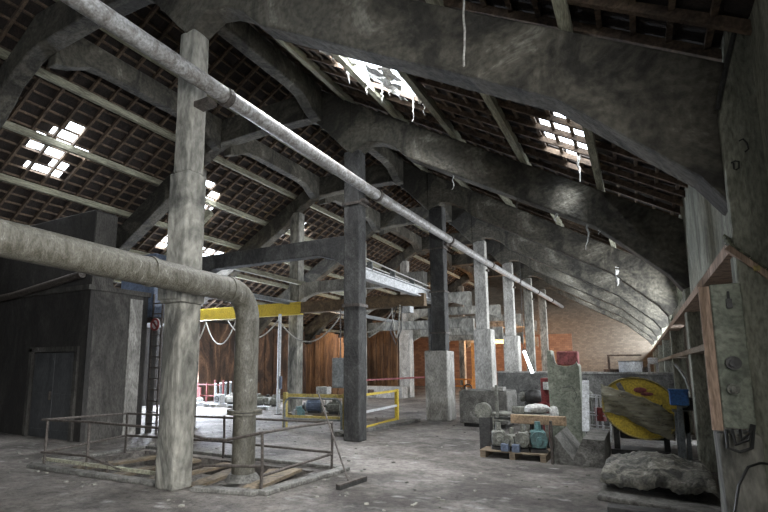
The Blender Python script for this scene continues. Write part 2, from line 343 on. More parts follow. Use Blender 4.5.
def roof_side(side, xe):
    n = Vector((SL*side, 0, 1)).normalized()
    rnd = random.Random(11+side)
    tiles = MB(); batt = MB(); bmv = tiles.bm
    step = .33; ns = int(abs(xe-XR)*LEN/step)
    ys = -8.2; tw = .25
    bx = []
    for i in range(ns+1):
        x = XR + side*(i*step/LEN); bx.append(x)
    for i in range(ns):
        xa, xb = bx[i], bx[i+1]; xm = (xa+xb)/2; y = ys
        while y < YEND+.2:
            if not in_hole(xm, y+tw/2, side) and (not (-7.5 < y < 1.5 and False)):
                j = [rnd.uniform(-.012, .02) for _ in range(2)]
                ext = side*.06
                # each tile a thin slab overlapping the one below
                co = []
                for (xx, off) in ((xa, j[0]), (xb+ext, -.0+j[1]+.0)):
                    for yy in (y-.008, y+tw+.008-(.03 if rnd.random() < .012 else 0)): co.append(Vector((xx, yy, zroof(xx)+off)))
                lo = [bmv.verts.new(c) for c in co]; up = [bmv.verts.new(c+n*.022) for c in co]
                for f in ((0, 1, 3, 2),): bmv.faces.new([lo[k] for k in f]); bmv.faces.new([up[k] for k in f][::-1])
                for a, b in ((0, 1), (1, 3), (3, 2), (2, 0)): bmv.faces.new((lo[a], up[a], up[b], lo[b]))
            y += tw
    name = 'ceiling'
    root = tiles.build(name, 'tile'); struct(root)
    # battens (along the nave) under the tiles, broken at the big hole
    for i, x in enumerate(bx):
        segs = [(ys, YEND)]
        if side > 0 and -5.0 < x < -3.4: segs = [(ys, 7.5+rnd.uniform(-.2, .5)), (9.0+rnd.uniform(-.3, .2), YEND)]
        for a, b in segs: batt.bar(slope_pt(side, x, a, -.045), slope_pt(side, x, b, -.045), .05, .055)
    batt.build('batten', 'rafter', root)
    # purlins
    px = -11.4 if side < 0 else -6.1
    k = 0
    plist = [-9.9, -11.4, -12.85, -14.25, -15.65, -17.05, -18.4] if side < 0 else [-7.4, -6.0, -4.6, -3.2, -1.78, -.41]
    for x in plist:
        mbp = MB(); mbp.bar(slope_pt(side, x, ys, -.21), slope_pt(side, x, YEND, -.21), .11, .17)
        mbp.build('purlin', 'purlin', root)
    # rafters (down the slope)
    c = 0; y = 3.2
    far = MB()
    while y < YEND:
        a = slope_pt(side, XR+side*.05, y, -.09); b = slope_pt(side, xe, y, -.09)
        r0 = rnd.uniform(-.03, .03)
        if side > 0 and 7.3 < y < 8.9:
            m1, m2 = slope_pt(1, -5.0, y, -.09), slope_pt(1, -3.45, y, -.09)
            for p_, q_ in ((a, m1), (m2, b)): mbr = MB(); mbr.bar(p_, q_, .06, .09); mbr.build('rafter', 'rafter', root)
        elif c < 74: mbr = MB(); mbr.bar(a, b + Vector((0, r0, 0)), .06, .09); mbr.build('rafter', 'rafter', root)
        y += .53; c += 1
    return root
ceil_l = roof_side(-1, XL-.5)
ceil_r = roof_side(1, 1.75)

# ---------------------------------------------------------------- frames
def frame_under():
    R = [(.75, 0), (.75, 3.1), (.55, 3.4), (.1, 3.85), (-.45, 4.38), (-4.35, 6.60), (-4.7, 6.86), (-5.05, 7.05), (-5.35, 7.12), (-5.63, 7.0)]
    return R
nth = ['first', 'second', 'third', 'fourth', 'fifth', 'sixth', 'seventh', 'eighth']
T = .20
def mir(p): return (2*XR-p[0], p[1])
def zt(x): return min(zroof(x)-.3, 8.95)
for k, Yk in enumerate(FY):
    t = thing('roof_frame', (XR, Yk, 7), f'haunched concrete roof frame above the {nth[k]} column row from the camera', 'roof frame', 'concrete roof frames')
    R = frame_under()
    
    under = [(-5.84, 6.9), (-5.63, 7.0), (-5.35, 7.12), (-5.05, 7.05), (-4.7, 6.86), (-4.35, 6.5), (-.55, 4.32), (.1, 3.72), (.55, 3.3), (.75, 3.0)]
    polyR = under + [(.98, 3.1), (.98, zt(.98)-.02), (-5.84, zt(-5.84))]
    pr = MB(); pr.prism(polyR, 'Y', Yk-T, Yk+T); pr.build('rafter_beam', 'concrete', t, bevel=.03)
    un2 = [(-5.84, 7.72), (-5.6, 7.45), (-5.2, 7.1), (-4.7, 6.83), (-4.35, 6.6)] + under[6:]
    polyL = un2 + [(.98, 3.1), (.98, zt(.98)-.02), (-5.84, zt(-5.84))]
    pl = MB(); pl.prism([mir(p) for p in polyL], 'Y', Yk-T, Yk+T); pl.build('rafter_beam', 'concrete', t, bevel=.03)
    cu = [(-5.84, 6.9), (-6.05, 7.1), (-6.5, 7.6), (-7.0, 8.1), (-7.2, 8.18), (XR, 8.24), (-10.2, 8.2), (-10.6, 8.12), (-11.1, 7.85), (-11.36, 7.72)]
    poly = cu + [(2*XR+5.84, zt(-5.84)), (-10.35, 8.93), (-6.85, 8.93), (-5.84, zt(-5.84))]
    pc = MB(); pc.prism(poly, 'Y', Yk-T+.01, Yk+T-.01); pc.build('collar_beam', 'concrete', t, bevel=.03)
    ps = MB(); ps.bb(.75, 1.7, Yk-T+.01, Yk+T-.01, 0, 3.1); ps.bb(.98, 1.7, Yk-T, Yk+T, 3.1, zt(1.7)); ps.build('pilaster', 'wallcon', t, bevel=.02)
    if k == 0:
        ps = MB(); ps.prism([(.715, 0), (.715, 3.75), (.93, 4.85), (.93, 5.6), (1.7, 5.6), (1.7, 0)], 'Y', 4.9, Yk-T); ps.build('pilaster_face', 'wallcon', t, bevel=.02)
# columns
def column(x, Yk, k, row):
    if row == 'A':
        labs = ['grey concrete column nearest the camera, rising through the pit railing', 'blackened concrete column with a grey switch box on its side',
                'concrete column on a square pale pedestal, third of the right-hand row', 'pale pedestal column behind the grey concrete block, fourth of the right-hand row',
                'pedestal column fifth of the right-hand row, left of the fluorescent tube', 'thin far column sixth of the right-hand row', 'thin far column seventh of the right-hand row, nearest the end wall']
        t = thing('concrete_column', (x, Yk, 0), labs[k], 'column', 'columns of the right-hand row')
        m = ['column', 'sooty', 'sooty', 'palecon', 'palecon', 'column', 'column'][k]
        if k == 0:
            s = MB(); s.bb(x-.2, x+.17, Yk-.16, Yk+.2, 0, 2.62); rough_up(s, .006, 1, 6); s.build('shaft', 'column', t, bevel=.03)
            s = MB(); s.bb(x-.25, x+.22, Yk-.2, Yk+.24, 2.62, 3.0); s.bb(x-.27, x+.1, Yk-.23, Yk+.1, 2.66, 2.86); rough_up(s, .006, 2); s.build('bracket', 'column', t, bevel=.02)
            s = MB(); s.bb(x-.2, x+.2, Yk-.18, Yk+.2, 3.0, 4.62); rough_up(s, .006, 4, 4); s.build('shaft', 'column', t, bevel=.03)
            s = MB(); s.bb(x-.16, x+.16, Yk-.16, Yk+.17, 4.62, 6.95); rough_up(s, .006, 5, 4); s.build('shaft', 'column', t, bevel=.03)
            s = MB(); s.bb(x+.15, x+.45, Yk-.1, Yk+.1, 5.66, 5.74); s.build('pipe_bracket', 'steel', t)
            return t
        zp = {2: 2.2, 3: 3.22, 4: 3.22}.get(k, 0)
        if zp:
            s = MB(); s.bb(x-.2, x+.56, Yk-.3, Yk+.46, 0, zp) if k == 2 else s.bb(x-.06, x+.66, Yk-.35, Yk+.35, 0, zp)
            rough_up(s, .008, k, 5); s.build('pedestal', 'palecon', t, bevel=.04)
        dx = .25 if k >= 2 else .0
        wx = .21 if k == 1 else .24
        s = MB(); s.bb(x-wx+dx, x+wx+dx, Yk-.18, Yk+.2, zp, 7.0); rough_up(s, .004, k+9, 5); s.build('shaft', m, t, bevel=.03)
        s = MB(); s.bb(x+.15+dx, x+.34+dx, Yk-.1, Yk+.1, 5.66, 5.74); s.build('pipe_bracket', 'steel', t)
        if k == 1:
            s = MB()
            for z in (3.1, 5.6): s.bb(x-.24, x+.24, Yk-.21, Yk+.23, z, z+.07)
            s.build('collar_band', 'steel', t)
        if k == 2:
            s = MB(); s.bb(x-.12, x-.04, Yk-.1, Yk+.1, 2.2, 3.6); s.build('steel_stub', 'greysteel', t)
            s = MB()
            for z in (2.75, 4.1, 5.55): s.bb(x-.02, x+.52, Yk-.21, Yk+.23, z, z+.05)
            s.build('collar_band', 'steel', t)
    else:
        labs = ['', 'left-row column behind the crane girder hoist pole', 'left-row column standing behind the blackened column', 'broad left-row column behind the right end of the crane girder', 'far left-row column fifth from the front', 'far left-row column next to the end wall']
        lab = {0: 'left-row column at the corner of the dark concrete building', 1: 'left-row column hidden behind the nearest column', 2: 'left-row column just right of the white hoist pole', 3: 'left-row column standing behind the blackened column',
               4: 'broad pale left-row column seen below the brown end of the crane girder', 5: 'far left-row column beside the warm lit wall', 6: 'farthest left-row column near the end wall'}[k]
        t = thing('concrete_column', (x, Yk, 0), lab, 'column', 'columns of the left-hand row')
        s = MB(); s.bb(x-.22, x+.2, Yk-.2, Yk+.2, 0, 7.7); rough_up(s, .006, k+30, 6); s.build('shaft', 'palecon' if k == 4 else 'column', t, bevel=.03)
        if k == 4:
            s = MB(); s.bb(x-.3, x+.34, Yk-.3, Yk+.3, 0, 3.9); rough_up(s, .006, k+40, 4); s.build('pedestal', 'palecon', t, bevel=.03)
    return t
for k, Yk in enumerate(FY):
    column(-5.84, Yk, k, 'A')
    if k > 0: column(-11.36, Yk, k, 'B')
# longitudinal knee beams
def knee_beam(x, k, lab, grp):
    a, b = FY[k]+T, FY[k+1]-T; zt_, zb = 8.93, 8.4
    poly = [(a, 7.98), (a+.35, 8.1), (a+.8, zb-.05), (a+1.2, zb), (b-1.2, zb), (b-.8, zb-.05), (b-.35, 8.1), (b, 7.98), (b, zt_), (a, zt_)]
    s = MB(); s.prism(poly, 'X', x-.15, x+.15); tag(s.build('longitudinal_beam', 'concrete', bevel=.03), lab, 'beam', grp)
for k in range(6):
    knee_beam(-10.35, k, f'haunched concrete beam between the {nth[k]} and {nth[k+1]} columns of the left row', 'left-row longitudinal beams')
    knee_beam(-6.85, k, f'haunched concrete beam between the {nth[k]} and {nth[k+1]} columns of the right row', 'right-row longitudinal beams')
# cross ties between the two rows
for k in range(1, 7):
    Yk = FY[k]; m = 'sooty' if k == 1 else 'palecon' if k == 2 else 'column'
    a, b = -11.16, -6.05
    s = MB(); s.prism([(a, 4.1), (a+.3, 4.3), (a+.8, 4.45), (b-.8, 4.45), (b-.3, 4.3), (b, 4.1), (b, 4.87), (a, 4.87)], 'Y', Yk-.16, Yk+.16)
    tag(s.build('cross_tie_beam', m, bevel=.03), ['', 'soot-black concrete cross beam ending at the blackened column', 'pale concrete cross beam behind the blackened column', 'concrete cross beam between the fourth columns', 'concrete cross beam between the fifth columns', 'concrete cross beam between the sixth columns', 'concrete cross beam nearest the end wall'][k], 'beam', 'cross beams between the column rows')
for k in range(2, 7):   # lower braces farther back
    Yk = FY[k]
    s = MB(); s.prism([(-11.16, 3.05), (-10.6, 3.35), (-6.6, 3.35), (-6.05, 3.05), (-6.05, 3.75), (-11.16, 3.75)], 'Y', Yk+.24, Yk+.46) if k > 2 else s.bb(-11.16, -9.5, Yk-.1, Yk+.1, 4.2, 4.4)
    if k > 2: tag(s.build('brace_beam', 'column', bevel=.03), f'lower arched concrete brace behind the {nth[k]} columns', 'beam', 'lower braces between the column rows')
    else: s.bm.free()
# left-row longitudinal rails
s = MB(); s.bb(-11.12, -10.98, FY[1]-.1, 38, 3.95, 4.1); tag(s.build('crane_rail', 'greysteel'), 'long thin grey steel rail running along the left column row', 'rail')
s = MB(); s.bb(-11.14, -11.0, FY[1]+.2, FY[6], 4.78, 4.93); tag(s.build('tie_rail', 'purlin'), 'upper pale tie rail along the left column row under the roof', 'rail')
# right-row white runway between second and third column
t = thing('crane_runway', (-5.95, FY[1]+.25, 3.9), 'white painted steel runway beam between the blackened and pedestal columns', 'rail')
s = MB(); s.bb(-6.05, -5.85, FY[1]+.23, FY[2]+.5, 4.16, 4.19).bb(-6.05, -5.85, FY[1]+.23, FY[2]+.5, 3.9, 3.93).bb(-5.97, -5.94, FY[1]+.23, FY[2]+.5, 3.93, 4.16); s.build('beam', 'white', t)
s = MB(); s.tube([(-5.85, FY[1]+.25, 4.42), (-5.85, FY[2]+.2, 4.3)], .018).tube([(-6.0, FY[1]+.25, 4.34), (-6.0, FY[2]+.2, 4.25)], .018); s.build('conductor_bar', 'rope', t)
for y in (11.4, 12.8, 14.2): s = MB(); s.bb(-6.0, -5.84, y, y+.04, 4.16, 4.4); s.build('hanger', 'greysteel', t)
# travelling crane girder
t = thing('crane_girder', (-11.3, 14.9, 3.6), 'long overhead crane girder, yellow on the left and brown on the right', 'crane')
s = MB(); s.bb(-17.6, -10.5, 14.8, 15.0, 3.56, 4.02); s.build('yellow_beam', 'yellow', t, bevel=.01)
s = MB(); s.bb(-10.5, -5.75, 14.8, 15.0, 3.62, 4.0).bb(-10.5, -5.75, 14.74, 15.06, 3.6, 3.63); s.build('brown_beam', 'brownsteel', t, bevel=.01)['label'] = 'rust brown end of the girder'
s = MB(); s.bb(-6.5, -6.2, 14.7, 15.0, 3.4, 3.6); s.build('trolley', 'white', t)
# festoon cables
def catenary(a, b, sag, n=14):
    a = Vector(a); b = Vector(b)
    return [a.lerp(b, i/n) - Vector((0, 0, sag*4*(i/n)*(1-i/n))) for i in range(n+1)]
fest = [((182, 322), (206, 322), .95), ((206, 322), (236, 321), .9), ((228, 321), (279, 319), .72), ((279, 320), (341, 315), .85), ((343, 316), (392, 312), .6), ((392, 308), (400, 305), 1.0)]
labs = ['pale festoon cable loop next to the nearest column', 'pale festoon cable loop left of the elbow pipe', 'pale cable loop between the elbow pipe and white pole', 'wide pale cable loop between the white pole and blackened column', 'thin cable loop right of the blackened column', 'narrow cable loop hanging near the brown girder end']
for (p, q, sg), lb in zip(fest, labs):
    s = MB(); s.tube(catenary(at(*p, 14.7), at(*q, 14.7), sg), .025, 8); tag(s.build('festoon_cable', 'rope', smooth=True), lb, 'cable', 'cable loops below the crane girder')
s = MB(); s.tube([at(402, 306, 14.7), at(401, 330, 14.7), at(396, 345, 14.7), at(390, 330, 14.7), at(397, 306, 14.7)], .02, 8)
tag(s.build('hoist_cable', 'blackcable', smooth=True), 'dark hanging loop of cable under the brown girder end', 'cable')
pp = at(280, 320, 14.7)
t = thing('hoist_pole', (pp.x, pp.y, 0), 'tall shiny white pole from the floor up to the yellow girder', 'pole')
s = MB(); s.cyl((pp.x, pp.y, 0), (pp.x, pp.y, 3.6), .062); s.build('tube', 'white', t, smooth=True)
s = MB(); s.cyl((pp.x, pp.y, 0), (pp.x, pp.y, .03), .14); s.build('foot_plate', 'steel', t)
s = MB(); s.bb(pp.x+.06, pp.x+.12, pp.y-.05, pp.y+.05, .9, 1.35); s.build('control_box', 'bluegrey', t)

# ---------------------------------------------------------------- pipes
t = thing('overhead_pipe', (-5.2, 10, 5.8), 'long straight overhead pipe running along the right column row to the end wall', 'pipe')
s = MB(); s.tube([(-5.3, 1.0, 5.88), (-5.28, 10, 5.83), (-5.18, 20, 5.92), (-5.05, 32, 6.15), (-4.95, YEND, 6.32)], .125, 16); s.build('pipe_run', 'pipe', t, smooth=True)
for y in (5.4, 10.6, 15.9, 21.1, 26.4, 31.6, 36.9):
    xx = -5.29+max(0, (y-9))*.011
    s = MB(); zz_ = 5.84+max(0, y-14)*.017; s.cyl((xx, y-.05, zz_), (xx, y+.05, zz_), .15, n=16); s.build('pipe_clamp', 'steel', t)
t = thing('elbow_pipe', (-5.35, 6.1, 0), 'thick old duct pipe bending down to the floor beside the nearest column', 'pipe')
R_ = .42; yc, zc = 6.1-R_, 2.86-R_
arc = [(-5.35, yc+R_*math.sin(a), zc+R_*math.cos(a)) for a in [i*math.pi/2/8 for i in range(9)]]
s = MB(); s.tube([(-5.35, .2, 3.0), (-5.35, 3, 2.93)]+arc+[(-5.35, 6.1, 1.03)], .185, 24); s.build('duct', 'oldpipe', t, smooth=True)
s = MB(); s.tube([(-5.35, 6.1, .98), (-5.35, 6.1, 0)], .175, 24); s.build('duct', 'oldpipe', t, smooth=True)
s = MB(); s.cyl((-5.35, 6.1, .97), (-5.35, 6.1, 1.0), .27, n=24).cyl((-5.35, 6.1, 1.01), (-5.35, 6.1, 1.04), .27, n=24); s.build('flange', 'oldpipe', t, smooth=True)
for y, z in ((1.6, 2.965), (4.2, 2.9), (5.62, 2.86)): s = MB(); s.cyl((-5.35, y, z), (-5.35, y+.05, z), .2, n=24); s.build('seam_ring', 'oldpipe', t, smooth=True)
s = MB(); s.cyl((-5.35, 6.1, 0), (-5.35, 6.1, .1), .27, .2, n=24); s.build('foot', 'block', t)

# ---------------------------------------------------------------- dark concrete building on the left
t = thing('concrete_kiosk', (-12.9, 7.8, 0), 'dark concrete building with steel double doors at the left edge', 'building')
BX = -11.15
s = MB(); s.bb(-16.6, BX, 7.18, 7.3, 2.05, 3.55).bb(-16.6, -13.3, 7.18, 7.3, 0, 2.05).bb(-11.5, BX, 7.18, 7.3, 0, 2.05); s.build('front_wall', 'dark', t)
s = MB(); s.bb(BX-.14, BX, 7.3, 8.65, 0, 3.5); s.build('side_wall', 'sidewall', t)
s = MB(); s.bb(-16.6, BX, 8.65, 8.8, 0, 3.5); s.build('rear_wall', 'dark', t)
s = MB(); s.bb(-16.8, BX+.05, 7.1, 8.85, 3.5, 3.62); s.build('roof_slab', 'sidewall', t)
for x0, x1, nm in ((-13.28, -12.42, 'a'), (-12.40, -11.52, 'b')):
    s = MB(); s.bb(x0, x1, 7.2, 7.24, 0, 2.03); d = s.build('door', 'door', t, bevel=.005)
    
    for z_ in (.15, 1.0, 1.85): s = MB(); s.bb(x0+.05, x1-.05, 7.185, 7.2, z_, z_+.05); s.build('stiffener', 'door', d)
s = MB(); s.bb(-12.5, -12.46, 7.15, 7.2, .9, 1.1); s.build('door_handle', 'steel', t)
s = MB(); s.bb(-13.42, -13.3, 7.12, 7.2, 0, 2.15).bb(-13.42, -11.4, 7.12, 7.2, 2.05, 2.17).bb(-11.52, -11.4, 7.12, 7.2, 0, 2.05); s.build('door_surround', 'sidewall', t)
s = MB(); s.bb(-15.6, BX+.02, 7.14, 7.72, 3.62, 5.45); s.build('upper_block', 'dark', t, bevel=.02)
s = MB(); s.bb(BX+.02, BX+.05, 7.16, 7.72, 3.62, 5.4); s.build('pale_edge', 'sidewall', t)
s = MB(); s.bb(BX, BX+.03, 8.25, 8.62, 0, 3.4); s.build('lit_strip', 'palecon', t)['label'] = 'pale strip painting the light down the corner'  # bright lit edge of the building put into a pale strip
t = thing('tank', (-11.9, 9.1, 3.4), 'dull blue steel tank on the building roof behind the duct', 'tank')
s = MB(); s.bb(-12.6, -11.2, 9.0, 9.9, 3.0, 4.75); s.build('tank_body', 'bluegrey', t, bevel=.02)
s = MB(); s.bb(-12.7, -11.1, 8.98, 10.1, 2.85, 3.0); s.build('platform', 'steel', t)
s = MB(); s.bb(-11.25, -11.13, 9.0, 9.12, 0, 2.85).bb(-11.25, -11.13, 9.85, 10.0, 0, 2.85).bb(-12.7, -12.58, 9.0, 9.12, 0, 2.85); s.build('support_post', 'darkmach', t)
s = MB(); s.tube([(-17, 7.0, 3.42), (-14.2, 7.02, 3.55), (-11.25, 7.0, 3.85)], .09, 12); tag(s.build('roof_edge_pipe', 'steel', smooth=True), 'dark lagged pipe lying along the top edge of the concrete building', 'pipe')
s = MB(); s.bar((-12.3, 9.95, 4.6), (-10.6, 10.35, 6.2), .16, .2); tag(s.build('inclined_chute', 'purlin'), 'inclined wooden chute rising behind the nearest column', 'chute')
# ladder
t = thing('wall_ladder', (-10.95, 8.9, 0), 'narrow steel ladder with a red sign between building and nearest column', 'ladder')
s = MB(); 
for x in (-11.08, -10.72): s.bb(x-.02, x+.02, 8.9, 8.94, 0, 3.6)
s.build('rail', 'steel', t)
for i in range(12):
    s = MB(); s.bb(-11.08, -10.72, 8.9, 8.93, .25+.28*i, .28+.28*i); s.build('rung', 'steel', t)
s = MB(); s.cyl((-10.9, 8.86, 2.78), (-10.9, 8.88, 2.78), .17, n=24); sg = s.build('sign', 'white', t)
s = MB(); s.tube([(-10.9+.14*math.cos(a), 8.85, 2.78+.14*math.sin(a)) for a in [i*math.pi/10 for i in range(21)]], .028, 8).bar((-11.0, 8.85, 2.88), (-10.8, 8.85, 2.68), .02, .05); s.build('sign_ring', 'red', sg)
s = MB(); s.bb(-11.1, -10.2, 9.3, 9.35, 0, 3.3); tag(s.build('glare_blocker', 'dark'), 'added dark sheet blocking the doorway glare behind the steel ladder', 'screen')  # added sheet, hides the bright doorway behind the ladder

# ---------------------------------------------------------------- pit surround and railing
t = thing('pit_railing', (-6.8, 6.2, 0), 'bent rusty pipe railing around the floor pit beside the nearest column', 'railing')
posts = {'sw': (-8.98, 5.17), 'w2': (-8.0, 5.3), 'se': (-4.65, 5.68), 'ne': (-4.56, 7.38), 'nw': (-9.05, 6.8), 'mid': (-6.9, 7.3)}
for kx, (x, y) in posts.items():
    s = MB(); s.tube([(x, y, -.0), (x+.01, y, .4), (x, y, .78)], .022, 8); s.build('post', 'steel', t, smooth=True)
s = MB(); s.tube([(-7.55, 5.35, 0), (-7.55, 5.35, .2)], .022, 8); s.build('post', 'steel', t, smooth=True)
def rail(pts, r=.021): 
    s = MB(); s.tube(pts, r, 8); s.build('handrail', 'steel', t, smooth=True)
rail([(-9.12, 5.15, .78), (-8.0, 5.3, .79), (-6.3, 5.4, .77), (-5.55, 5.5, .66), (-5.2, 5.55, .66), (-4.65, 5.68, .78)])
rail([(-4.65, 5.68, .78), (-4.6, 6.5, .79), (-4.56, 7.38, .77)])
rail([(-9.1, 5.17, .78), (-9.05, 6.8, .76), (-6.9, 7.3, .74), (-4.56, 7.38, .77)])
rail([(-9.05, 5.15, .24), (-8.6, 5.2, .25), (-8.0, 5.3, .24), (-7.2, 5.3, .12), (-6.7, 5.35, .09), (-6.1, 5.4, .12), (-5.5, 5.45, .3), (-4.65, 5.68, .33)])
rail([(-4.65, 5.68, .33), (-4.9, 6.0, .12), (-4.56, 7.38, .26)])
rail([(-9.0, 5.17, .24), (-9.05, 6.8, .33), (-6.9, 7.3, .3), (-4.56, 7.38, .28)])
t = thing('pit_curb', (-6.8, 6.2, 0), 'low dusty timber curb framing the floor pit', 'curb')
for a, b in (((-9.15, 5.05), (-6.2, 5.2)), ((-5.5, 5.25), (-4.55, 5.5)), ((-4.5, 5.5), (-4.35, 7.5)), ((-9.2, 5.1), (-9.15, 7.3)), ((-9.1, 7.4), (-4.4, 7.5))):
    s = MB(); s.bar((a[0], a[1], .03), (b[0], b[1], .03), .17, .06); s.build('curb_board', 'block', t, bevel=.015)
s = MB(); s.bar((-9.1, 5.22, .12), (-6.2, 5.36, .12), .05, .05); s.build('edge_strip', 'purlin', t)
rnd = random.Random(2)
for i, (x, a, zz) in enumerate([(-8.4, .2, 0), (-7.4, .1, 0), (-6.6, .1, 0), (-5.95, -.15, .01), (-5.1, -.35, 0), (-4.95, -.1, .05)]):
    s = MB(); s.bar((x-a, 5.5, -.05+zz), (x+a, 7.05, -.03+zz), .24, .045)
    tag(s.build('pit_plank', 'plank'), ['dusty plank over the pit beside its left curb', 'second plank from the left over the pit', 'plank over the pit just left of the nearest column', 'tawny plank over the pit right of the nearest column', 'skewed plank over the pit behind the elbow pipe foot', 'raised plank over the pit by its right curb'][i], 'plank', 'planks over the pit')
# broom
t = thing('broom', (-3.74, 6.56, 0), 'long-handled floor broom leaning against the right end of the pit railing', 'broom')
h0 = fl(349, 483, .05); h1 = at(318, 392, 7.42)
s = MB(); s.tube([h0, h1], .014, 8); s.build('handle', 'steel', t, smooth=True)
a, b = fl(338, 488, .03), fl(365, 479, .03)
s = MB(); s.bar(a+Vector((0, 0, .03)), b+Vector((0, 0, .03)), .07, .03); s.build('head', 'steel', t)
s = MB(); s.bar(a, b, .075, .055); s.build('bristles', 'darkmach', t)

# ---------------------------------------------------------------- switch box on second column
t = thing('switch_box', (-6.13, FY[1]-.05, 1.5), 'grey steel switch box fixed on the left of the blackened column', 'switch box')
bx = at(335, 358, FY[1]); bx2 = at(346, 388, FY[1])
s = MB(); s.bb(bx.x, bx2.x+.02, FY[1]-.14, FY[1]+.12, bx2.z, bx.z); s.build('housing', 'greysteel', t, bevel=.01)
s = MB(); s.bb(bx.x+.02, bx2.x-.01, FY[1]-.155, FY[1]-.14, bx2.z+.03, bx.z-.03); s.build('lid', 'greysteel', t)
s = MB(); s.tube([((bx.x+bx2.x)/2, FY[1], bx.z), ((bx.x+bx2.x)/2, FY[1], 3.1)], .014, 6); s.build('conduit', 'steel', t)
# yellow barrier rails
t = thing('yellow_barrier', (-8.6, 11.9, 0), 'dull yellow barrier rail with a grey tube gate left of the blackened column', 'barrier')
pa = fl(285, 430); pb = fl(345, 433); 
pb2 = fl(350, 433)
for p in (pa, pb):
    s = MB(); s.bb(p.x-.05, p.x+.05, p.y-.05, p.y+.05, 0, 1.0); s.build('post', 'oldyellow', t)
s = MB(); s.bb(pb.x+.1, pb.x+.2, pb.y-.05, pb.y+.05, 0, 1.05); s.build('post', 'oldyellow', t)
for z in (.92, .35):
    s = MB(); s.bar((pa.x, pa.y+.07, z), (pb.x, pb.y+.07, z), .05, .09); s.build('rail', 'oldyellow', t)
ga = Vector((pa.x+.05, pa.y-.1, 0)); gb = Vector((pb.x-.05, pb.y-.1, 0)); gp = []
for (u, z) in ((0, 0.05), (0, .7), (.03, .8), (.09, .86), (.5, .86), (.91, .86), (.97, .8), (1, .7), (1, .05)):
    q = ga.lerp(gb, u); gp.append((q.x, q.y, z))
s = MB(); s.tube(gp, .03, 10).tube([(ga.x, ga.y, .32), (gb.x, gb.y, .32)], .025, 8); s.build('gate_tube', 'greysteel', t, smooth=True)
t = thing('yellow_handrail', (-7, 13.5, 0), 'yellow handrail running back from the blackened column', 'railing')
pc = fl(397, 422); pd = Vector((-6.35, 11.0, 0))
for p in (pc,):
    s = MB(); s.bb(p.x-.05, p.x+.05, p.y-.05, p.y+.05, 0, 1.0); s.build('post', 'yellow', t)
s = MB(); s.bb(pd.x-.05, pd.x+.05, pd.y-.05, pd.y+.05, 0, 1.0); s.build('post', 'yellow', t)
for z in (.95, .5, .1):
    s = MB(); s.bar((pd.x, pd.y, z), (pc.x, pc.y, z), .05, .06); s.build('rail', 'yellow' if z != .5 else 'white', t)
t = thing('floor_kerb', (-6.5, 13.2, 0), 'low broken kerb along the edge of the pale dusty floor', 'kerb')
s = MB(); s.bar((-6.6, 10.9, .04), (-6.2, 15.0, .04), .35, .1); rough_up(s, .02, 3, 4); s.build('kerb_stone', 'block', t)

# ---------------------------------------------------------------- machines on pallets (left)
def pallet(x, y, rz, lab, w=1.2, d=.8, m='white', grp='pallets of old machines by the left aisle'):
    t = thing('pallet', (x, y, 0), lab, 'pallet', grp); 
    for i in range(6): s = MB(); s.bb(x-w/2, x+w/2, y-d/2+i*d/6+.01, y-d/2+(i+1)*d/6-.02, .115, .135); s.build('deck_board', m, t)
    for i in range(3):
        s = MB(); c = x-w/2+.06+i*(w-.12)/2; s.bb(c-.05, c+.05, y-d/2, y+d/2, .02, .115).bb(c-.05, c+.05, y-d/2, y+d/2, 0, .02); s.build('bearer', m, t)
    t.rotation_euler.z = 0
    return t
def motor(c, r, L, ang, m, lab, name='electric_motor', grp=None, base=True):
    cx, cy, cz = c; t = thing(name, (cx, cy, cz-r-.04), lab, 'motor', grp)
    d = Vector((math.cos(ang), math.sin(ang), 0)); C = Vector(c)
    s = MB(); s.cyl(C-d*L/2, C+d*L/2, r, n=24)
    for i in range(14):
        a = 2*math.pi*i/14; u = Vector((-d.y, d.x, 0))*math.cos(a)+Vector((0, 0, 1))*math.sin(a)
        s.bar(C-d*L*.42+u*r, C+d*L*.42+u*r, .012, .03)
    s.build('housing', m, t, smooth=True)
    s = MB(); s.cyl(C-d*(L/2+.06), C-d*L/2, r*.8, r*1.05, n=24); s.build('fan_cover', 'greymach', t, smooth=True)
    s = MB(); s.cyl(C+d*L/2, C+d*(L/2+.04), r*1.02, r*.7, n=24).cyl(C+d*L/2, C+d*(L/2+.18), r*.2, n=12); s.build('shaft_end', 'greymach', t, smooth=True)
    s = MB(); s.box(C+Vector((0, 0, r+.04)), (.16, .14, .1), ang); s.build('terminal_box', m, t, bevel=.01)
    if base: s = MB(); s.box(C-Vector((0, 0, r+.0)), (L*.8, r*1.6, .08), ang); s.build('foot', 'darkmach', t)
    return t
YP = 16.2
cols = [at(x, 402, YP) for x in (196, 217, 240, 263)]
for i, c in enumerate(cols):
    pallet(c.x, YP, 0, ['whitewashed pallet left of the ring-marked box', 'whitewashed pallet under the white ring-marked box', 'whitewashed pallet behind the elbow pipe', 'whitewashed pallet under the row of dusty pumps'][i], w=.78 if i < 3 else 1.2)
c = at(200, 399, YP); 
t = thing('pump', (c.x, YP, .14), 'small dusty white pump on the leftmost pallet', 'pump')
s = MB(); s.sphere((c.x, YP, .26), .13, (1.3, 1, .9)); s.build('body', 'cloth', t, smooth=True)
s = MB(); s.cyl((c.x-.22, YP, .26), (c.x-.12, YP, .26), .06); s.build('flange', 'greymach', t)
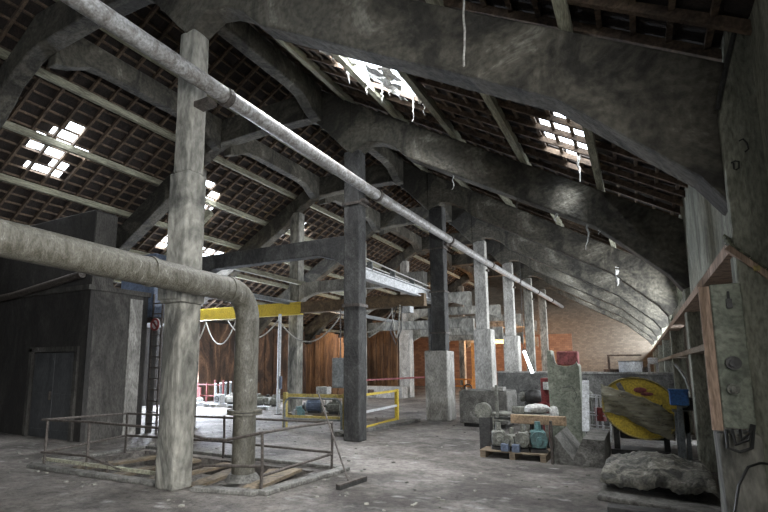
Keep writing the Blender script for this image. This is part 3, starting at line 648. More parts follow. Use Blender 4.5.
# ring-marked box
c = at(219.5, 395, YP)
t = thing('white_box', (c.x, YP, .14), 'white box marked with a dark ring standing on a pallet', 'box')
s = MB(); s.bb(c.x-.17, c.x+.17, YP-.15, YP+.15, .14, .52); s.build('case', 'white', t, bevel=.01)
s = MB(); s.tube([(c.x+.11*math.cos(a), YP-.155, .33+.11*math.sin(a)) for a in [i*math.pi/12 for i in range(25)]], .014, 6).bb(c.x-.1, c.x+.1, YP-.165, YP-.15, .32, .345); s.build('ring_mark', 'ink', t)
# red rack
c = at(210, 390, YP+.9)
t = thing('red_rack', (c.x, YP+.9, 0), 'dark red steel rack behind the pallets against the brown wall', 'rack')
for dx in (-.75, -.2, .3, .8):
    s = MB(); s.bb(c.x+dx-.03, c.x+dx+.03, YP+.87, YP+.93, 0, .95+.15*(dx > .2)); s.build('upright', 'red', t)
for z in (.35, .85): s = MB(); s.bb(c.x-.8, c.x+.85, YP+.88, YP+.92, z, z+.05); s.build('crossbar', 'red', t)
s = MB(); s.bb(c.x-.78, c.x-.5, YP+.8, YP+.86, .25, .75); s.build('panel', 'dustyred', t)
for i, x in enumerate((216, 221, 226, 231)):
    q = at(x, 383, YP+.6)
    t = thing('gas_bottle', (q.x, YP+.6, 0), ['slim white-topped bottle leftmost of the four by the red rack', 'second slim white-topped bottle by the red rack', 'third slim white-topped bottle by the red rack', 'slim white-topped bottle rightmost of the four by the red rack'][i], 'bottle', 'bottles by the red rack')
    s = MB(); s.cyl((q.x, YP+.6, 0), (q.x, YP+.6, .85+.03*i), .055, n=12); s.build('cylinder_body', 'greysteel' if i else 'white', t, smooth=True)
    s = MB(); s.sphere((q.x, YP+.6, .92+.03*i), .06, (1, 1, .9), 1); s.build('cap', 'white', t, smooth=True)
g = 'old motors and pumps on pallets'
def mot(px, py, Y, r, L, ang, m, lab, base_z=.135): c = at(px, py, Y); return motor((c.x, Y, r+.04+base_z), r, L, ang, m, lab, grp=g)
mot(232, 397, YP, .17, .4, .6, 'cloth', 'white dusty motor just left of the elbow pipe')
mot(259, 398, YP, .17, .4, .9, 'greymach', 'grey ribbed pump just right of the elbow pipe')
mot(268, 400, YP+.25, .15, .35, 2.0, 'darkmach', 'dark pump between the elbow pipe and white pole')
mot(275, 399, YP, .16, .35, .8, 'greymach', 'dusty grey pump directly left of the white pole')
mot(299, 408, 14.0, .13, .3, 1.2, 'teal', 'small teal motor with a pale round end behind the gate', 0)
mot(315, 400, 14.6, .2, .5, .3, 'bluegrey', 'large blue-grey motor behind the yellow barrier')
mot(335, 402, 14.6, .17, .4, .2, 'greymach', 'pale grey motor behind the yellow barrier, right of the blue-grey one')
mot(306, 396, 15.4, .14, .3, .8, 'darkmach', 'dark motor behind the teal motor', 0)
c = at(322, 408, 14.7); pallet(c.x, 14.6, 0, 'long pallet under the blue-grey motor', w=2.4, m='plank')
c = at(322, 390, 14.9)
s = MB(); s.bb(c.x-.25, c.x+.2, 14.9, 15.2, .75, 1.0).bb(c.x-.2, c.x-.15, 14.95, 15.15, .13, .75).bb(c.x+.1, c.x+.15, 14.95, 15.15, .13, .75); tag(s.build('white_crate', 'cloth', bevel=.02), 'pale crate on legs above the blue-grey motor', 'crate')
# low concrete ledge
t = thing('low_ledge', (-13.2, 25.4, 0), 'low pale concrete ledge left of the broad column at the back', 'ledge')
a = at(353, 398, 25.0); b = at(402, 398, 25.0)
s = MB(); s.bb(a.x, b.x, 25.0, 25.8, 0, .62); s.build('ledge_body', 'palecon', t, bevel=.03)
q = at(371, 394, 25.0); s = MB(); s.bb(q.x-.18, q.x+.18, 24.97, 25.0, .12, .45); s.build('hatch', 'rust', t)
for (x0, x1, yt, lb) in ((306, 347, 333, 'tall arched brown timber panel left of the blackened column at the back'), (366, 398, 318, 'tall arched brown timber panel right of the blackened column at the back')):
    YA = 25.2 if x0 < 350 else 29.0; a = at(x0, 392, YA); b = at(x1, 392, YA); z1 = at(x0, yt, YA).z; W_ = b.x-a.x
    t = thing('arched_panel', ((a.x+b.x)/2, YA, 0), lb, 'panel', 'arched timber panels at the back')
    n = 9
    for i in range(n):
        u0, u1 = i/n, (i+.93)/n; um = (u0+u1)/2
        zz = z1*(.72+.28*math.sin(math.pi*um)**.6)
        s = MB(); s.bb(a.x+W_*u0, a.x+W_*u1, YA+.08*(i % 2), YA+.1+.08*(i % 2), 0, zz); s.build('plank', 'archwood', t)
# red-white tape
a = at(347, 381, 20.3); b = at(428, 377, 20.3)
s = MB(); s.bar(a, b, .012, .07); tag(s.build('barrier_tape', 'dustyred'), 'faded red and white barrier tape stretched behind the yellow handrail', 'tape')
# frame machine at the back, warm lamplight painted in as its orange
c = fl(457, 392)
t = thing('lamplit_cart', (c.x, c.y, 0), 'wheeled frame with orange lamplight painted on standing far back left of the block', 'cart')
W_ = 1.0
for z in (.35, .8): s = MB(); s.bb(c.x-W_, c.x+W_, c.y-.04, c.y+.04, z, z+.09); s.build('bar', 'orange', t)
for dx in (-W_, -.2, .5, W_): s = MB(); s.bb(c.x+dx-.05, c.x+dx+.05, c.y-.04, c.y+.04, .1, .85); s.build('upright', 'orange', t)
for dx in (-.8, .8): s = MB(); s.tube([(c.x+dx+.25*math.cos(a), c.y-.1, .28+.25*math.sin(a)) for a in [i*math.pi/8 for i in range(17)]], .05, 8); s.build('wheel', 'darkmach', t, smooth=True)
c = at(473, 345, 27.5)
s = MB(); s.bb(c.x-.09, c.x+.09, 27.4, 27.6, 0, c.z+.1); tag(s.build('wooden_post', 'orange'), 'wooden post with orange lamplight painted on left of the fourth pedestal column', 'post')  # orange of the warm lamplight put into the post colour

# ---------------------------------------------------------------- blocks at right centre
t = thing('long_block_wall', (-2, 18.2, 0), 'long grey concrete bin wall across the right aisle', 'low wall')
a = at(500, 380, 18.0); b = at(681, 370, 16.2)
s = MB(); s.prism([(a.x, 18.2), (a.x, 17.6), (b.x-.0, 16.2), (b.x-.0, 16.8)], 'Z', 0, 1.48); s.build('wall_body', 'block', t, bevel=.03)
s = MB(); s.prism([(a.x-.02, 18.23), (a.x-.02, 17.57), (b.x+.02, 16.17), (b.x+.02, 16.83)], 'Z', 1.48, 1.54); s.build('coping', 'palecon', t)
t = thing('concrete_block', (-4.2, 15.4, 0), 'squat grey concrete block in front of the fourth pedestal column', 'block')
a = at(464, 425, 14.8); b = at(512, 425, 14.8)
s = MB(); s.bb(a.x, b.x, 14.4, 15.6, .1, 1.02); rough_up(s, .012, 3, 4); s.build('block_body', 'block', t, bevel=.03)
s = MB(); s.bb(a.x+.1, b.x-.1, 14.5, 15.5, 0, .12); s.build('base', 'darkmach', t)
c = at(495, 392, 14.5); s = MB(); s.bb(c.x-.1, c.x+.25, 14.4, 14.8, 1.02, 1.13); tag(s.build('concrete_offcut', 'palecon', bevel=.02), 'pale concrete offcut lying on the squat block', 'offcut')
# items on the long wall
def on_wall(px): 
    # along the top of the bin wall
    c = at(px, 368, 16.9); return c
c = on_wall(631); zt0 = 1.54
t = thing('metal_drum', (c.x, 16.6, zt0), 'pale metal tub standing on the bin wall', 'tub')
s = MB(); s.cyl((c.x, 16.6, zt0), (c.x, 16.6, zt0+.3), .3, .31, n=24); s.build('tub_body', 'white', t, smooth=True)
s = MB(); s.tube([(c.x+.31*math.cos(a), 16.6+.31*math.sin(a), zt0+.3) for a in [i*math.pi/12 for i in range(25)]], .015, 6); s.build('rim', 'greysteel', t, smooth=True)
c = on_wall(653)
t = thing('white_stool', (c.x, 16.55, zt0), 'little white stool-shaped bracket on the right end of the bin wall', 'stool')
s = MB(); s.bb(c.x-.12, c.x+.12, 16.45, 16.65, zt0+.22, zt0+.4); s.build('top', 'white', t, bevel=.02)
for dx in (-.1, .1): s = MB(); s.bb(c.x+dx-.03, c.x+dx+.03, 16.5, 16.6, zt0, zt0+.24); s.build('leg', 'white', t)
c = on_wall(617)
t = thing('rusty_rack', (c.x, 16.9, zt0), 'rusty bar frame standing on the bin wall beside the tub', 'frame')
s = MB(); s.bar((c.x-.2, 16.8, zt0+.25), (c.x-.2, 16.8, zt0+.5), .05, .05).bb(c.x-.23, c.x-.17, 16.77, 16.83, zt0, zt0+.5); s.build('upright', 'rust', t)
s = MB(); s.bb(c.x-.2, c.x+.65, 16.78, 16.82, zt0+.46, zt0+.5); s.build('crossbar', 'rust', t)
s = MB(); s.bb(c.x-.35, c.x+.3, 16.75, 16.9, zt0, zt0+.08); s.build('sill', 'rust', t)
for i, px in enumerate((641, 646)):
    c = on_wall(px); s = MB(); s.cyl((c.x, 16.55, zt0), (c.x, 16.55, zt0+.14), .07, .05, n=12); tag(s.build('tin_can', 'steel'), ['dark tin just right of the tub on the bin wall', 'dark tin beside the little white stool on the bin wall'][i], 'tin')
# fluorescent tube hanging crooked
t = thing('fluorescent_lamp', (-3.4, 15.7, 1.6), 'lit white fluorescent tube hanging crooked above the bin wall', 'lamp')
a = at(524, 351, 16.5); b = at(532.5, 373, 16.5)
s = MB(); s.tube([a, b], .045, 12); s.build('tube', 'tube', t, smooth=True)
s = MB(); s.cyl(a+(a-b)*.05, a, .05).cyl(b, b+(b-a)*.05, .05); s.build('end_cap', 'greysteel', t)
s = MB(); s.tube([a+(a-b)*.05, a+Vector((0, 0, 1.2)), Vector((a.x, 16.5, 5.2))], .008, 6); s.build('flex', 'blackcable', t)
# tall green machine stand
YS = 11.6
a = at(552, 430, YS); b = at(582, 430, YS); tp = at(567, 351, YS).z
t = thing('green_stand', ((a.x+b.x)/2, YS+.25, 0), 'tall faded green steel stand with a curved cut-out top', 'stand')
w_ = b.x-a.x
prof = [(a.x, 0), (b.x+.02, 0), (b.x+.02, tp-.32), (b.x-.02, tp-.24)]
for i in range(9):
    th = math.pi*i/8; prof.append((a.x+w_*.55+w_*.4*math.cos(th), tp-.22-.1*math.sin(th)))
prof += [(a.x+.06, tp+.02), (a.x-.02, tp+.02), (a.x-.03, tp-.4)]
s = MB(); s.prism(prof, 'Y', YS, YS+.45); s.build('body', 'green', t, bevel=.015)
s = MB(); s.bb(a.x+.16, b.x-.0, YS+.1, YS+.4, tp-.3, tp+.0); s.build('seat_pad', 'dustyred', t, bevel=.03)
s = MB(); s.tube([at(562, 388, YS-.01), at(572, 386, YS-.01), at(577, 395, YS-.01), at(574, 402, YS-.01)], .006, 6); s.build('dangling_wire', 'blackcable', t)
s = MB(); s.cyl(at(583, 380, YS), at(583, 380, YS)+Vector((.08, 0, 0)), .04); s.build('hinge_bolt', 'darkmach', t)
a = at(582, 381, 11.0); b = at(586, 433, 11.0)
s = MB(); s.bar(Vector((a.x+.02, 11.5, a.z)), Vector((b.x, 11.0, .45)), .13, .03); tag(s.build('white_board', 'white'), 'narrow white board leaning against the green stand', 'board')
# V block
t = thing('v_block', (-1.1, 10.7, 0), 'heavy concrete V-shaped block in front of the green stand', 'block')
a = at(553, 465, 9.75); b = at(606, 465, 9.75); h = .46; W_ = b.x-a.x
for x0, x1, y1, sd in ((a.x, b.x, 11.3, 0),):
    prof = [(a.x+.03, 0), (b.x, 0), (b.x, h), (b.x-W_*.4, h+.0), (a.x+W_*.4, h*.22), (a.x+.06, h+.02), (a.x+.03, h)]
    s = MB(); s.prism(prof, 'Y', 9.75, 11.4); rough_up(s, .006, 8, 3); s.build('v_body', 'block', t, bevel=.02)
s = MB(); s.bb(a.x-.02, a.x+.02, 9.7, 9.78, 0, .74); s.build('upright_bar', 'steel', t)
# ---- pallet with machines
Yp = 9.95
a = at(482, 458, Yp); b = at(548, 458, Yp); cxx = (a.x+b.x)/2
pallet(cxx, Yp+.3, 0, 'dusty pallet under the gearboxes at right centre', w=b.x-a.x, d=.9, m='timber', grp=None)
def gearbox(px, py, w, h, m, lab, rot=.2):
    c = at(px, py, Yp); t = thing('gearbox', (c.x, Yp+.2, .135), lab, 'gearbox', 'gearboxes on the right-hand pallet')
    z0 = .135
    s = MB(); s.box((c.x, Yp+.2, z0+h*.4), (w, .3, h*.55), rot); s.build('casing', m, t, bevel=.03)
    s = MB(); s.box((c.x, Yp+.2, z0+h*.05), (w*1.15, .36, h*.1), rot); s.build('base', 'darkmach', t)
    d = Vector((math.sin(rot), -math.cos(rot), 0)); C = Vector((c.x, Yp+.2, z0+h*.42))
    s = MB(); s.cyl(C, C+d*.24, h*.26, n=20).cyl(C+d*.24, C+d*.3, h*.1, n=12); s.build('bearing_cover', m, t, smooth=True)
    s = MB(); s.cyl(C+Vector((0, 0, h*.25)), C+Vector((0, 0, h*.55)), w*.25, w*.2, n=16); s.build('top_cap', m, t, smooth=True)
    for sx in (-1, 1): 
        for sz in (.2, .6): s = MB(); q = Vector((c.x+sx*w*.42, Yp+.03, z0+h*sz)); s.cyl(q, q+Vector((0, -.04, 0)), .02, n=6); s.build('bolt', 'steel', t)
    return t
gearbox(496, 440, .24, .5, 'greymach', 'dusty grey gearbox at the left end of the pallet', .3)
gearbox(509.5, 440, .19, .42, 'greymach', 'dusty gearbox second from left on the pallet', -.1)
gearbox(521, 440, .19, .5, 'greymach', 'dusty gearbox with a tall cap in the middle of the pallet', .1)
gearbox(536, 436, .26, .56, 'teal', 'teal gearbox right of the dusty ones on the pallet', .25)
for i, px in enumerate((505, 516)):
    c = at(px, 450, Yp-.1); s = MB(); s.bb(c.x-.07, c.x+.07, Yp-.14, Yp+.0, .135, .27); tag(s.build('small_block', 'bluegrey', bevel=.01), ['left of two small blue-grey housings in front of the gearboxes', 'right of two small blue-grey housings in front of the gearboxes'][i], 'housing')
# workbench behind with things on it
t = thing('workbench', (-2.3, 11.0, 0), 'low dusty steel workbench behind the gearbox pallet', 'workbench')
a = at(492, 412, 10.9); b = at(550, 412, 10.9); zb = a.z
s = MB(); s.bb(a.x, b.x, 10.7, 11.3, zb-.04, zb); s.build('top', 'greymach', t, bevel=.01)
for x in (a.x+.05, b.x-.05, a.x*.35+b.x*.65):
    for y in (10.74, 11.26): s = MB(); s.bb(x-.03, x+.03, y-.03, y+.03, 0, zb-.04); s.build('leg', 'greymach', t)
zs = at(520, 420, 10.8).z
s = MB(); s.bb(a.x, b.x, 10.72, 11.28, zs-.03, zs); s.build('shelf', 'greymach', t)
c = at(485, 412, 10.4)
t = thing('round_end_machine', (c.x, 10.4, 0), 'dusty machine with an upright rounded plate beside the workbench', 'machine')
s = MB(); s.cyl((c.x-.02, 10.3, c.z+.02), (c.x-.02, 10.42, c.z+.02), .17, n=24); s.build('round_plate', 'greymach', t, bevel=.01)
s = MB(); s.bb(c.x-.1, c.x+.12, 10.3, 10.5, 0, c.z-.1); s.build('stand', 'darkmach', t)
q = at(496, 385, 10.45); s = MB(); s.bb(q.x-.02, q.x+.03, 10.42, 10.47, c.z-.1, q.z); s.build('rod', 'greymach', t)
c = at(528, 420, 10.55)
s = MB(); s.bb(at(511, 420, 10.5).x, at(566, 420, 10.5).x, 10.45, 10.6, c.z-.07, c.z+.1); tag(s.build('plank_crate', 'cardboard', bevel=.01), 'brown wooden beam lying across in front of the workbench', 'beam')
# cloth and motor on bench
c = at(531, 403, 11.0)
s = MB(); s.sphere((c.x+.12, 11.0, zb+.1), .16, (1.5, 1, .6), 3).sphere((c.x-.05, 11.0, zb+.07), .13, (1, 1, .7), 3).sphere((c.x+.42, 11.05, zb+.0), .12, (.8, 1, 1.4), 3)
rnd = random.Random(4)
for v in s.bm.verts: v.co += Vector((rnd.uniform(-1, 1), rnd.uniform(-1, 1), rnd.uniform(-1, 1)))*.012
tag(s.build('white_rag', 'cloth', smooth=True), 'crumpled white rag heaped on the workbench', 'rag')
c = at(521, 404, 11.0)
t = thing('bench_motor', (c.x, 10.9, zb), 'small boxy grey motor on the workbench beside the white rag', 'motor')
s = MB(); s.bb(c.x-.16, c.x+.1, 10.8, 11.0, zb, zb+.14); s.build('case', 'greymach', t, bevel=.02)
s = MB(); s.bb(c.x+.1, c.x+.2, 10.8, 10.95, zb+.04, zb+.12); s.build('nameplate', 'white', t)
# red machine behind bench
c = at(548, 395, 12.6)
t = thing('red_machine', (c.x, 12.6, 0), 'dark red upright machine just left of the green stand', 'machine')
s = MB(); s.bb(c.x-.14, c.x+.12, 12.5, 12.9, 0, at(548, 378, 12.6).z); s.build('column_body', 'red', t, bevel=.02)
s = MB(); s.cyl((c.x-.02, 12.48, c.z+.13), (c.x-.02, 12.48, c.z+.3), .06, n=12); s.build('lamp', 'cloth', t)
s = MB(); s.cyl((c.x-.1, 12.45, c.z-.35), (c.x-.1, 12.5, c.z-.35), .2, n=20); s.build('wheel', 'red', t)
c = at(534, 397, 13.2)
t = thing('dark_compressor', (c.x, 13.2, 0), 'dark round compressor behind the workbench', 'compressor')
s = MB(); s.sphere((c.x, 13.2, c.z), .2, (1.3, 1, 1)); s.build('vessel', 'darkmach', t, smooth=True)
s = MB(); s.sphere((c.x-.26, 13.15, c.z), .1, (1, 1, 1.3)); s.build('filter_bowl', 'greymach', t, smooth=True)
s = MB(); s.bb(c.x-.2, c.x+.2, 13.1, 13.3, 0, c.z-.12); s.build('stand', 'darkmach', t)
# wire basket trolley between stand and yellow disc
c = at(596, 412, 13.4)
t = thing('wire_trolley', (c.x, 13.4, 0), 'tangled wire trolley with a red tin between the green stand and yellow disc', 'trolley')
zt_ = at(596, 396, 13.4).z
for i in range(5):
    for j in range(2):
        x = c.x-.28+.14*i; s = MB(); s.tube([(x, 13.2+.4*j, 0), (x+.03*(-1)**i, 13.2+.4*j, zt_)], .012, 6); s.build('wire_upright', 'white', t)
s = MB()
for z in (.3, .6, zt_): s.tube([(c.x-.3, 13.2, z), (c.x+.3, 13.2, z-.04), (c.x+.3, 13.6, z), (c.x-.3, 13.6, z+.02), (c.x-.3, 13.2, z)], .012, 6)
s.build('wire_hoop', 'white', t)
s = MB(); s.cyl((c.x+.1, 13.3, .45), (c.x+.1, 13.3, .75), .12, n=16); tag(s.build('red_tin', 'red', smooth=True), 'red tin standing inside the wire trolley', 'tin')
s = MB(); s.sphere((c.x-.2, 13.8, .98), .15, (1, 1, 1)).bb(c.x-.28, c.x-.12, 13.75, 13.9, 0, .9); tag(s.build('grey_filter', 'greymach', smooth=True), 'round grey filter head behind the wire trolley', 'filter')

# yellow disc in plastic
YD = 11.4
c = at(640, 408, YD); rx = .56
t = thing('yellow_disc_machine', (c.x, YD+.1, 0), 'large tilted yellow disc half wrapped in dusty clear plastic', 'disc machine')
tilt = Matrix.Rotation(math.radians(24), 4, 'Y')
def disc_pt(u, v, d): # ellipse coordinates tilted in the image plane
    p = tilt @ Vector((u, 0, v)); return Vector((c.x+p.x, YD+d, c.z+p.z))
N = 40
ax_, bz_ = .66, .56
s = MB(); f = [s.bm.verts.new(disc_pt(ax_*math.cos(2*math.pi*k/N), bz_*math.sin(2*math.pi*k/N), -.03)) for k in range(N)]
g_ = [s.bm.verts.new(disc_pt(ax_*math.cos(2*math.pi*k/N), bz_*math.sin(2*math.pi*k/N), .07)) for k in range(N)]
s.bm.faces.new(f); s.bm.faces.new(g_[::-1])
for k in range(N): s.bm.faces.new((f[k], g_[k], g_[(k+1) % N], f[(k+1) % N]))
s.build('disc', 'yellow', t, bevel=.012)
s = MB(); s.tube([disc_pt(ax_*math.cos(2*math.pi*k/N), bz_*math.sin(2*math.pi*k/N), -.04) for k in range(N+1)], .018, 6); s.build('rim', 'oldyellow', t, smooth=True)
q = at(622, 390, YD); s = MB(); s.box((q.x, YD-.045, q.z), (.09, .02, .3), Matrix.Rotation(math.radians(-25), 3, 'Y')); s.build('slot', 'block', t)
s = MB(); q = at(640, 390, YD-.03); s.sphere((q.x, YD-.04, q.z), .09, (1.3, .2, .6), 2); q = at(647, 394, YD-.03); s.sphere((q.x, YD-.04, q.z), .07, (1.6, .2, .5), 2); s.build('faded_red_mark', 'dustyred', t)
q = at(662, 408, YD-.05); s = MB(); s.bb(q.x-.012, q.x+.012, YD-.045, YD-.03, q.z-.06, q.z+.06); s.build('stroke_mark', 'ink', t)
# wrap: crumpled sheet over the middle band and left side
s = MB(); nx, nz = 34, 20; rnd = random.Random(9); grid = []
for i in range(nx+1):
    row = []
    for j in range(nz+1):
        u = -1+2*i/nx; v = j/nz
        top = .24+.05*math.sin(3*u); bot = -.27-.05*math.cos(2*u)
        if u < -.6: top += (-.6-u)*.2
        x = u*(.62 if u < 0 else .56); z = bot+(top-bot)*v - .34*max(u, -.45)
        p = Vector((c.x+x-.03, YD-.1-.05*math.sin(6*v+3*u)*rnd.uniform(.85, 1)+rnd.uniform(-.006, .006) + (.12*max(0, abs(u)-.8)*5*.4), c.z+z+.0+.012*math.sin(14*u+5*v)))
        row.append(s.bm.verts.new(p))
    grid.append(row)
for i in range(nx):
    for j in range(nz): s.bm.faces.new((grid[i][j], grid[i+1][j], grid[i+1][j+1], grid[i][j+1]))
o = s.build('plastic_wrap', 'plastic', t, smooth=True); so = o.modifiers.new('solid', 'SOLIDIFY'); so.thickness = .006
for q_ in (c.x-.44, c.x+.4): s = MB(); s.bb(q_-.05, q_+.05, YD+.08, YD+.2, 0, c.z); s.build('stand_leg', 'darkmach', t)
s = MB(); s.bb(c.x-.38, c.x+.4, YD+.08, YD+.5, .3, .62).cyl((c.x, YD+.08, c.z), (c.x, YD+.4, c.z), .15); s.build('drive_housing', 'darkmach', t, bevel=.03)
s = MB(); s.bb(c.x-.55, c.x+.55, YD, YD+.6, 0, .1); s.build('base', 'darkmach', t)

# grinder bench with blue box
YG = 11.0
a = at(673, 415, YG); b = at(706, 415, YG); zt_ = at(688, 411, YG).z
t = thing('grinder_bench', ((a.x+b.x)/2, YG+.2, 0), 'small cluttered bench with grinder left of the right-hand pier', 'bench')
b.x = min(b.x, .7)
s = MB(); s.bb(a.x, b.x, YG, YG+.4, zt_-.03, zt_); s.build('top', 'greymach', t)
for x in (a.x+.06, (a.x+b.x)/2, b.x-.04): s = MB(); s.bb(x-.035, x+.035, YG, YG+.07, 0, zt_-.03); s.build('leg', 'greysteel', t)
s = MB(); s.bb((a.x+b.x)/2-.05, b.x, YG+.0, YG+.05, zt_-.38, zt_-.03); s.build('apron', 'boards', t)
s = MB(); s.bb(a.x+.02, (a.x+b.x)/2-.08, YG+.1, YG+.13, .5, zt_-.1); s.build('side_sheet', 'greysteel', t)
a = at(669, 392, YG-.25); b = at(688, 392, YG-.25)
t = thing('blue_box', ((a.x+b.x)/2, YG-.2, 0), 'bright blue plastic box on a post beside the yellow disc', 'box')
z0, z1 = at(670, 405, YG-.25).z, at(670, 389, YG-.25).z
s = MB(); s.bb(a.x, b.x, YG-.3, YG-.08, z0, z1); s.build('case', 'blue', t, bevel=.015)
s = MB(); s.bb(a.x-.01, b.x+.01, YG-.31, YG-.07, z1-.03, z1); s.build('lid', 'blue', t)
s = MB(); s.bb((a.x+b.x)/2-.04, (a.x+b.x)/2+.04, YG-.2, YG-.12, 0, z0); s.build('post', 'greysteel', t)
c = at(682, 401, YG+.15)
t = thing('bench_grinder', (c.x, YG+.15, zt_), 'dark bench grinder with a round wheel on the cluttered bench', 'grinder')
s = MB(); s.cyl((c.x, YG+.1, c.z), (c.x, YG+.16, c.z), .12, n=24); s.build('grinding_wheel', 'greymach', t, smooth=True)
s = MB(); s.cyl((c.x+.02, YG+.2, c.z), (c.x+.25, YG+.2, c.z-.02), .075, n=16); s.build('motor_body', 'darkmach', t, smooth=True)
s = MB(); s.bb(c.x-.05, c.x+.2, YG+.12, YG+.28, zt_, c.z-.05); s.build('pedestal', 'darkmach', t)
s = MB(); s.cyl((c.x+.27, YG+.12, c.z-.03), (c.x+.27, YG+.18, c.z-.03), .06, n=16); s.build('small_wheel', 'darkmach', t)

# tarp covered heap on low slab
t = thing('low_slab', (.1, 8.3, 0), 'low dark slab under the tarpaulin-covered heap', 'slab')
s = MB(); s.prism([(-.6, 7.45), (.74, 7.1), (.74, 9.6), (-.5, 9.3)], 'Z', 0, .07); s.build('slab_body', 'block', t, bevel=.02)
t = thing('trench_beam', (.2, 6.9, 0), 'dark channel beam lying across the bottom right corner', 'beam')
a = at(607, 503, 6.8); 
s = MB(); s.bb(a.x, .78, 6.75, 6.98, 0, .1); s.build('web', 'darkmach', t, bevel=.01)
s = MB(); s.bb(a.x, .78, 6.98, 7.12, .0, .06); s.build('ledge', 'block', t)
s = MB(); nx, ny = 60, 34; rnd = random.Random(21)
from mathutils import noise as mn
def heap(u, v): # u,v in -1..1
    e = max(abs(u)**5, abs(v)**4)
    hh = .33*(1-e)**.35 if e < 1 else 0
    hh *= 1+.1*math.sin(2.2*u+.6)+.08*math.cos(5*u)
    hh += .07*mn.noise(Vector((u*3.2, v*2.2, 1.7)))+.05*abs(mn.noise(Vector((u*7+v*5, v*6-u*2, 4.2))))+.02*mn.noise(Vector((u*20, v*22, 2)))
    hh += .05*abs(mn.noise(Vector((u*2.6+v*1.5, v*1.2-u, 7)))) 
    return max(.0, hh)
G = []
for i in range(nx+1):
    row = []
    for j in range(ny+1):
        u = -1+2*i/nx; v = -1+2*j/ny
        x = .08+u*.66+.03*mn.noise(Vector((v*3, u, 3))); y = 8.35+v*.72-.1*u+.05*mn.noise(Vector((u*4, 0, 5)))
        row.append(s.bm.verts.new((x, y, .075+heap(u*.995, v*.995))))
    G.append(row)
for i in range(nx):
    for j in range(ny): s.bm.faces.new((G[i][j], G[i+1][j], G[i+1][j+1], G[i][j+1]))
o = tag(s.build('tarpaulin_heap', 'tarp', smooth=True), 'dusty crumpled tarpaulin covering a low heap by the right pier', 'tarpaulin')
so = o.modifiers.new('solid', 'SOLIDIFY'); so.thickness = .01; so.offset = -1

# ---------------------------------------------------------------- right-hand pier with cabinet, ledge, canopy
t = thing('pier_cabinet', (.65, 4.85, 1.2), 'faded green steel cabinet with two round sockets on the right-hand pier', 'cabinet')
a = at(711, 300, 4.8); b = at(751, 420, 4.8)
s = MB(); s.bb(a.x, b.x+.03, 4.8, 5.0, at(720, 428, 4.8).z, at(720, 284, 4.8).z); s.build('case', 'green', t, bevel=.01)
for (px, py, r, m) in ((733, 363, .05, 'darkmach'), (733, 389, .04, 'greymach')):
    q = at(px, py, 4.79); s = MB(); s.cyl((q.x, 4.8, q.z), (q.x, 4.75, q.z), r, n=20).cyl((q.x, 4.75, q.z), (q.x, 4.72, q.z), r*.6, n=16); s.build('socket', m, t, smooth=True)
q = at(729, 303, 4.79); s = MB(); s.bb(q.x-.018, q.x+.018, 4.77, 4.8, q.z-.04, q.z+.03).cyl((q.x, 4.785, q.z+.03), (q.x, 4.785, q.z+.09), .008); s.build('latch', 'darkmach', t)
s = MB(); q = at(703, 300, 4.85); q2 = at(715, 440, 4.85); zt_ = at(703, 287, 4.85).z
s.bar((q.x+.01, 4.85, at(715, 430, 4.85).z), (q.x+.01, 4.85, zt_), .05, .07); tag(s.build('corner_post', 'pinkwood'), 'bare pinkish timber post at the left edge of the green cabinet', 'post')
s = MB(); a = at(716, 430, 4.95); b = at(758, 430, 4.95)
s.bb(a.x, b.x, 4.8, 5.15, 0, 1.2); rough_up(s, .008, 5, 4); tag(s.build('concrete_plinth', 'column', bevel=.02), 'rough concrete base below the green cabinet', 'base')
s = MB(); s.tube([at(726, 430, 4.78), at(728, 448, 4.7), at(740, 452, 4.7), at(752, 448, 4.72), at(754, 425, 4.78)], .012, 8).tube([at(732, 430, 4.78), at(736, 445, 4.7), at(748, 440, 4.7), at(752, 425, 4.78)], .012, 8).tube([at(740, 430, 4.78), at(742, 440, 4.7), at(750, 433, 4.72)], .01, 8)
tag(s.build('cable_loops', 'blackcable', smooth=True), 'black cables looping out under the green cabinet', 'cable')
s = MB(); s.tube([at(735, 512, 4.6), at(739, 485, 4.6), at(748, 467, 4.65), at(760, 463, 4.7), at(768, 464, 4.8)], .009, 8); tag(s.build('floor_cable', 'blackcable', smooth=True), 'thin black cable arching up at the bottom right', 'cable')
# ledge
s = MB(); s.bb(.70, .95, 5.0, 38, 2.62, 2.72); tag(s.build('wall_ledge', 'pinkwood'), 'long pinkish timber ledge running along the right wall', 'ledge')
s = MB(); s.bb(.72, .94, 5.1, 38, 1.9, 1.98) ; tag(s.build('wall_rail', 'timber'), 'timber rail below the pink ledge along the right wall', 'rail')
# canopy
t = thing('shingle_canopy', (.85, 4.95, 2.4), 'little shingled canopy with a pink timber edge above the green cabinet', 'canopy')
p0, p1 = at(727, 247, 4.9), at(800, 297, 4.9)
s = MB(); s.bar(p0, p1, .06, .055); s.build('rake_board', 'pinkwood', t)
n0, n1 = p0+Vector((0, .2, .10)), p1+Vector((0, .2, .10))
s = MB()
for i in range(9):
    for j in range(3):
        f0, f1 = i/9, (i+1)/9-.01; g0, g1 = j/3, (j+1)/3
        A = p0.lerp(p1, f0).lerp(n0.lerp(n1, f0), g0); B = p0.lerp(p1, f1).lerp(n0.lerp(n1, f1), g1)
        s.bar(A+Vector((0, 0, .035+.01*j)), p0.lerp(p1, f1).lerp(n0.lerp(n1, f1), g0)+Vector((0, 0, .035+.01*j)), .09, .015)
s.build('shingle_cover', 'shingle', t)
q = at(757, 268, 4.86); s = MB(); s.bb(q.x-.02, q.x+.02, 4.865, 4.875, q.z-.02, q.z+.02); s.build('paint_patch', 'oldyellow', t)
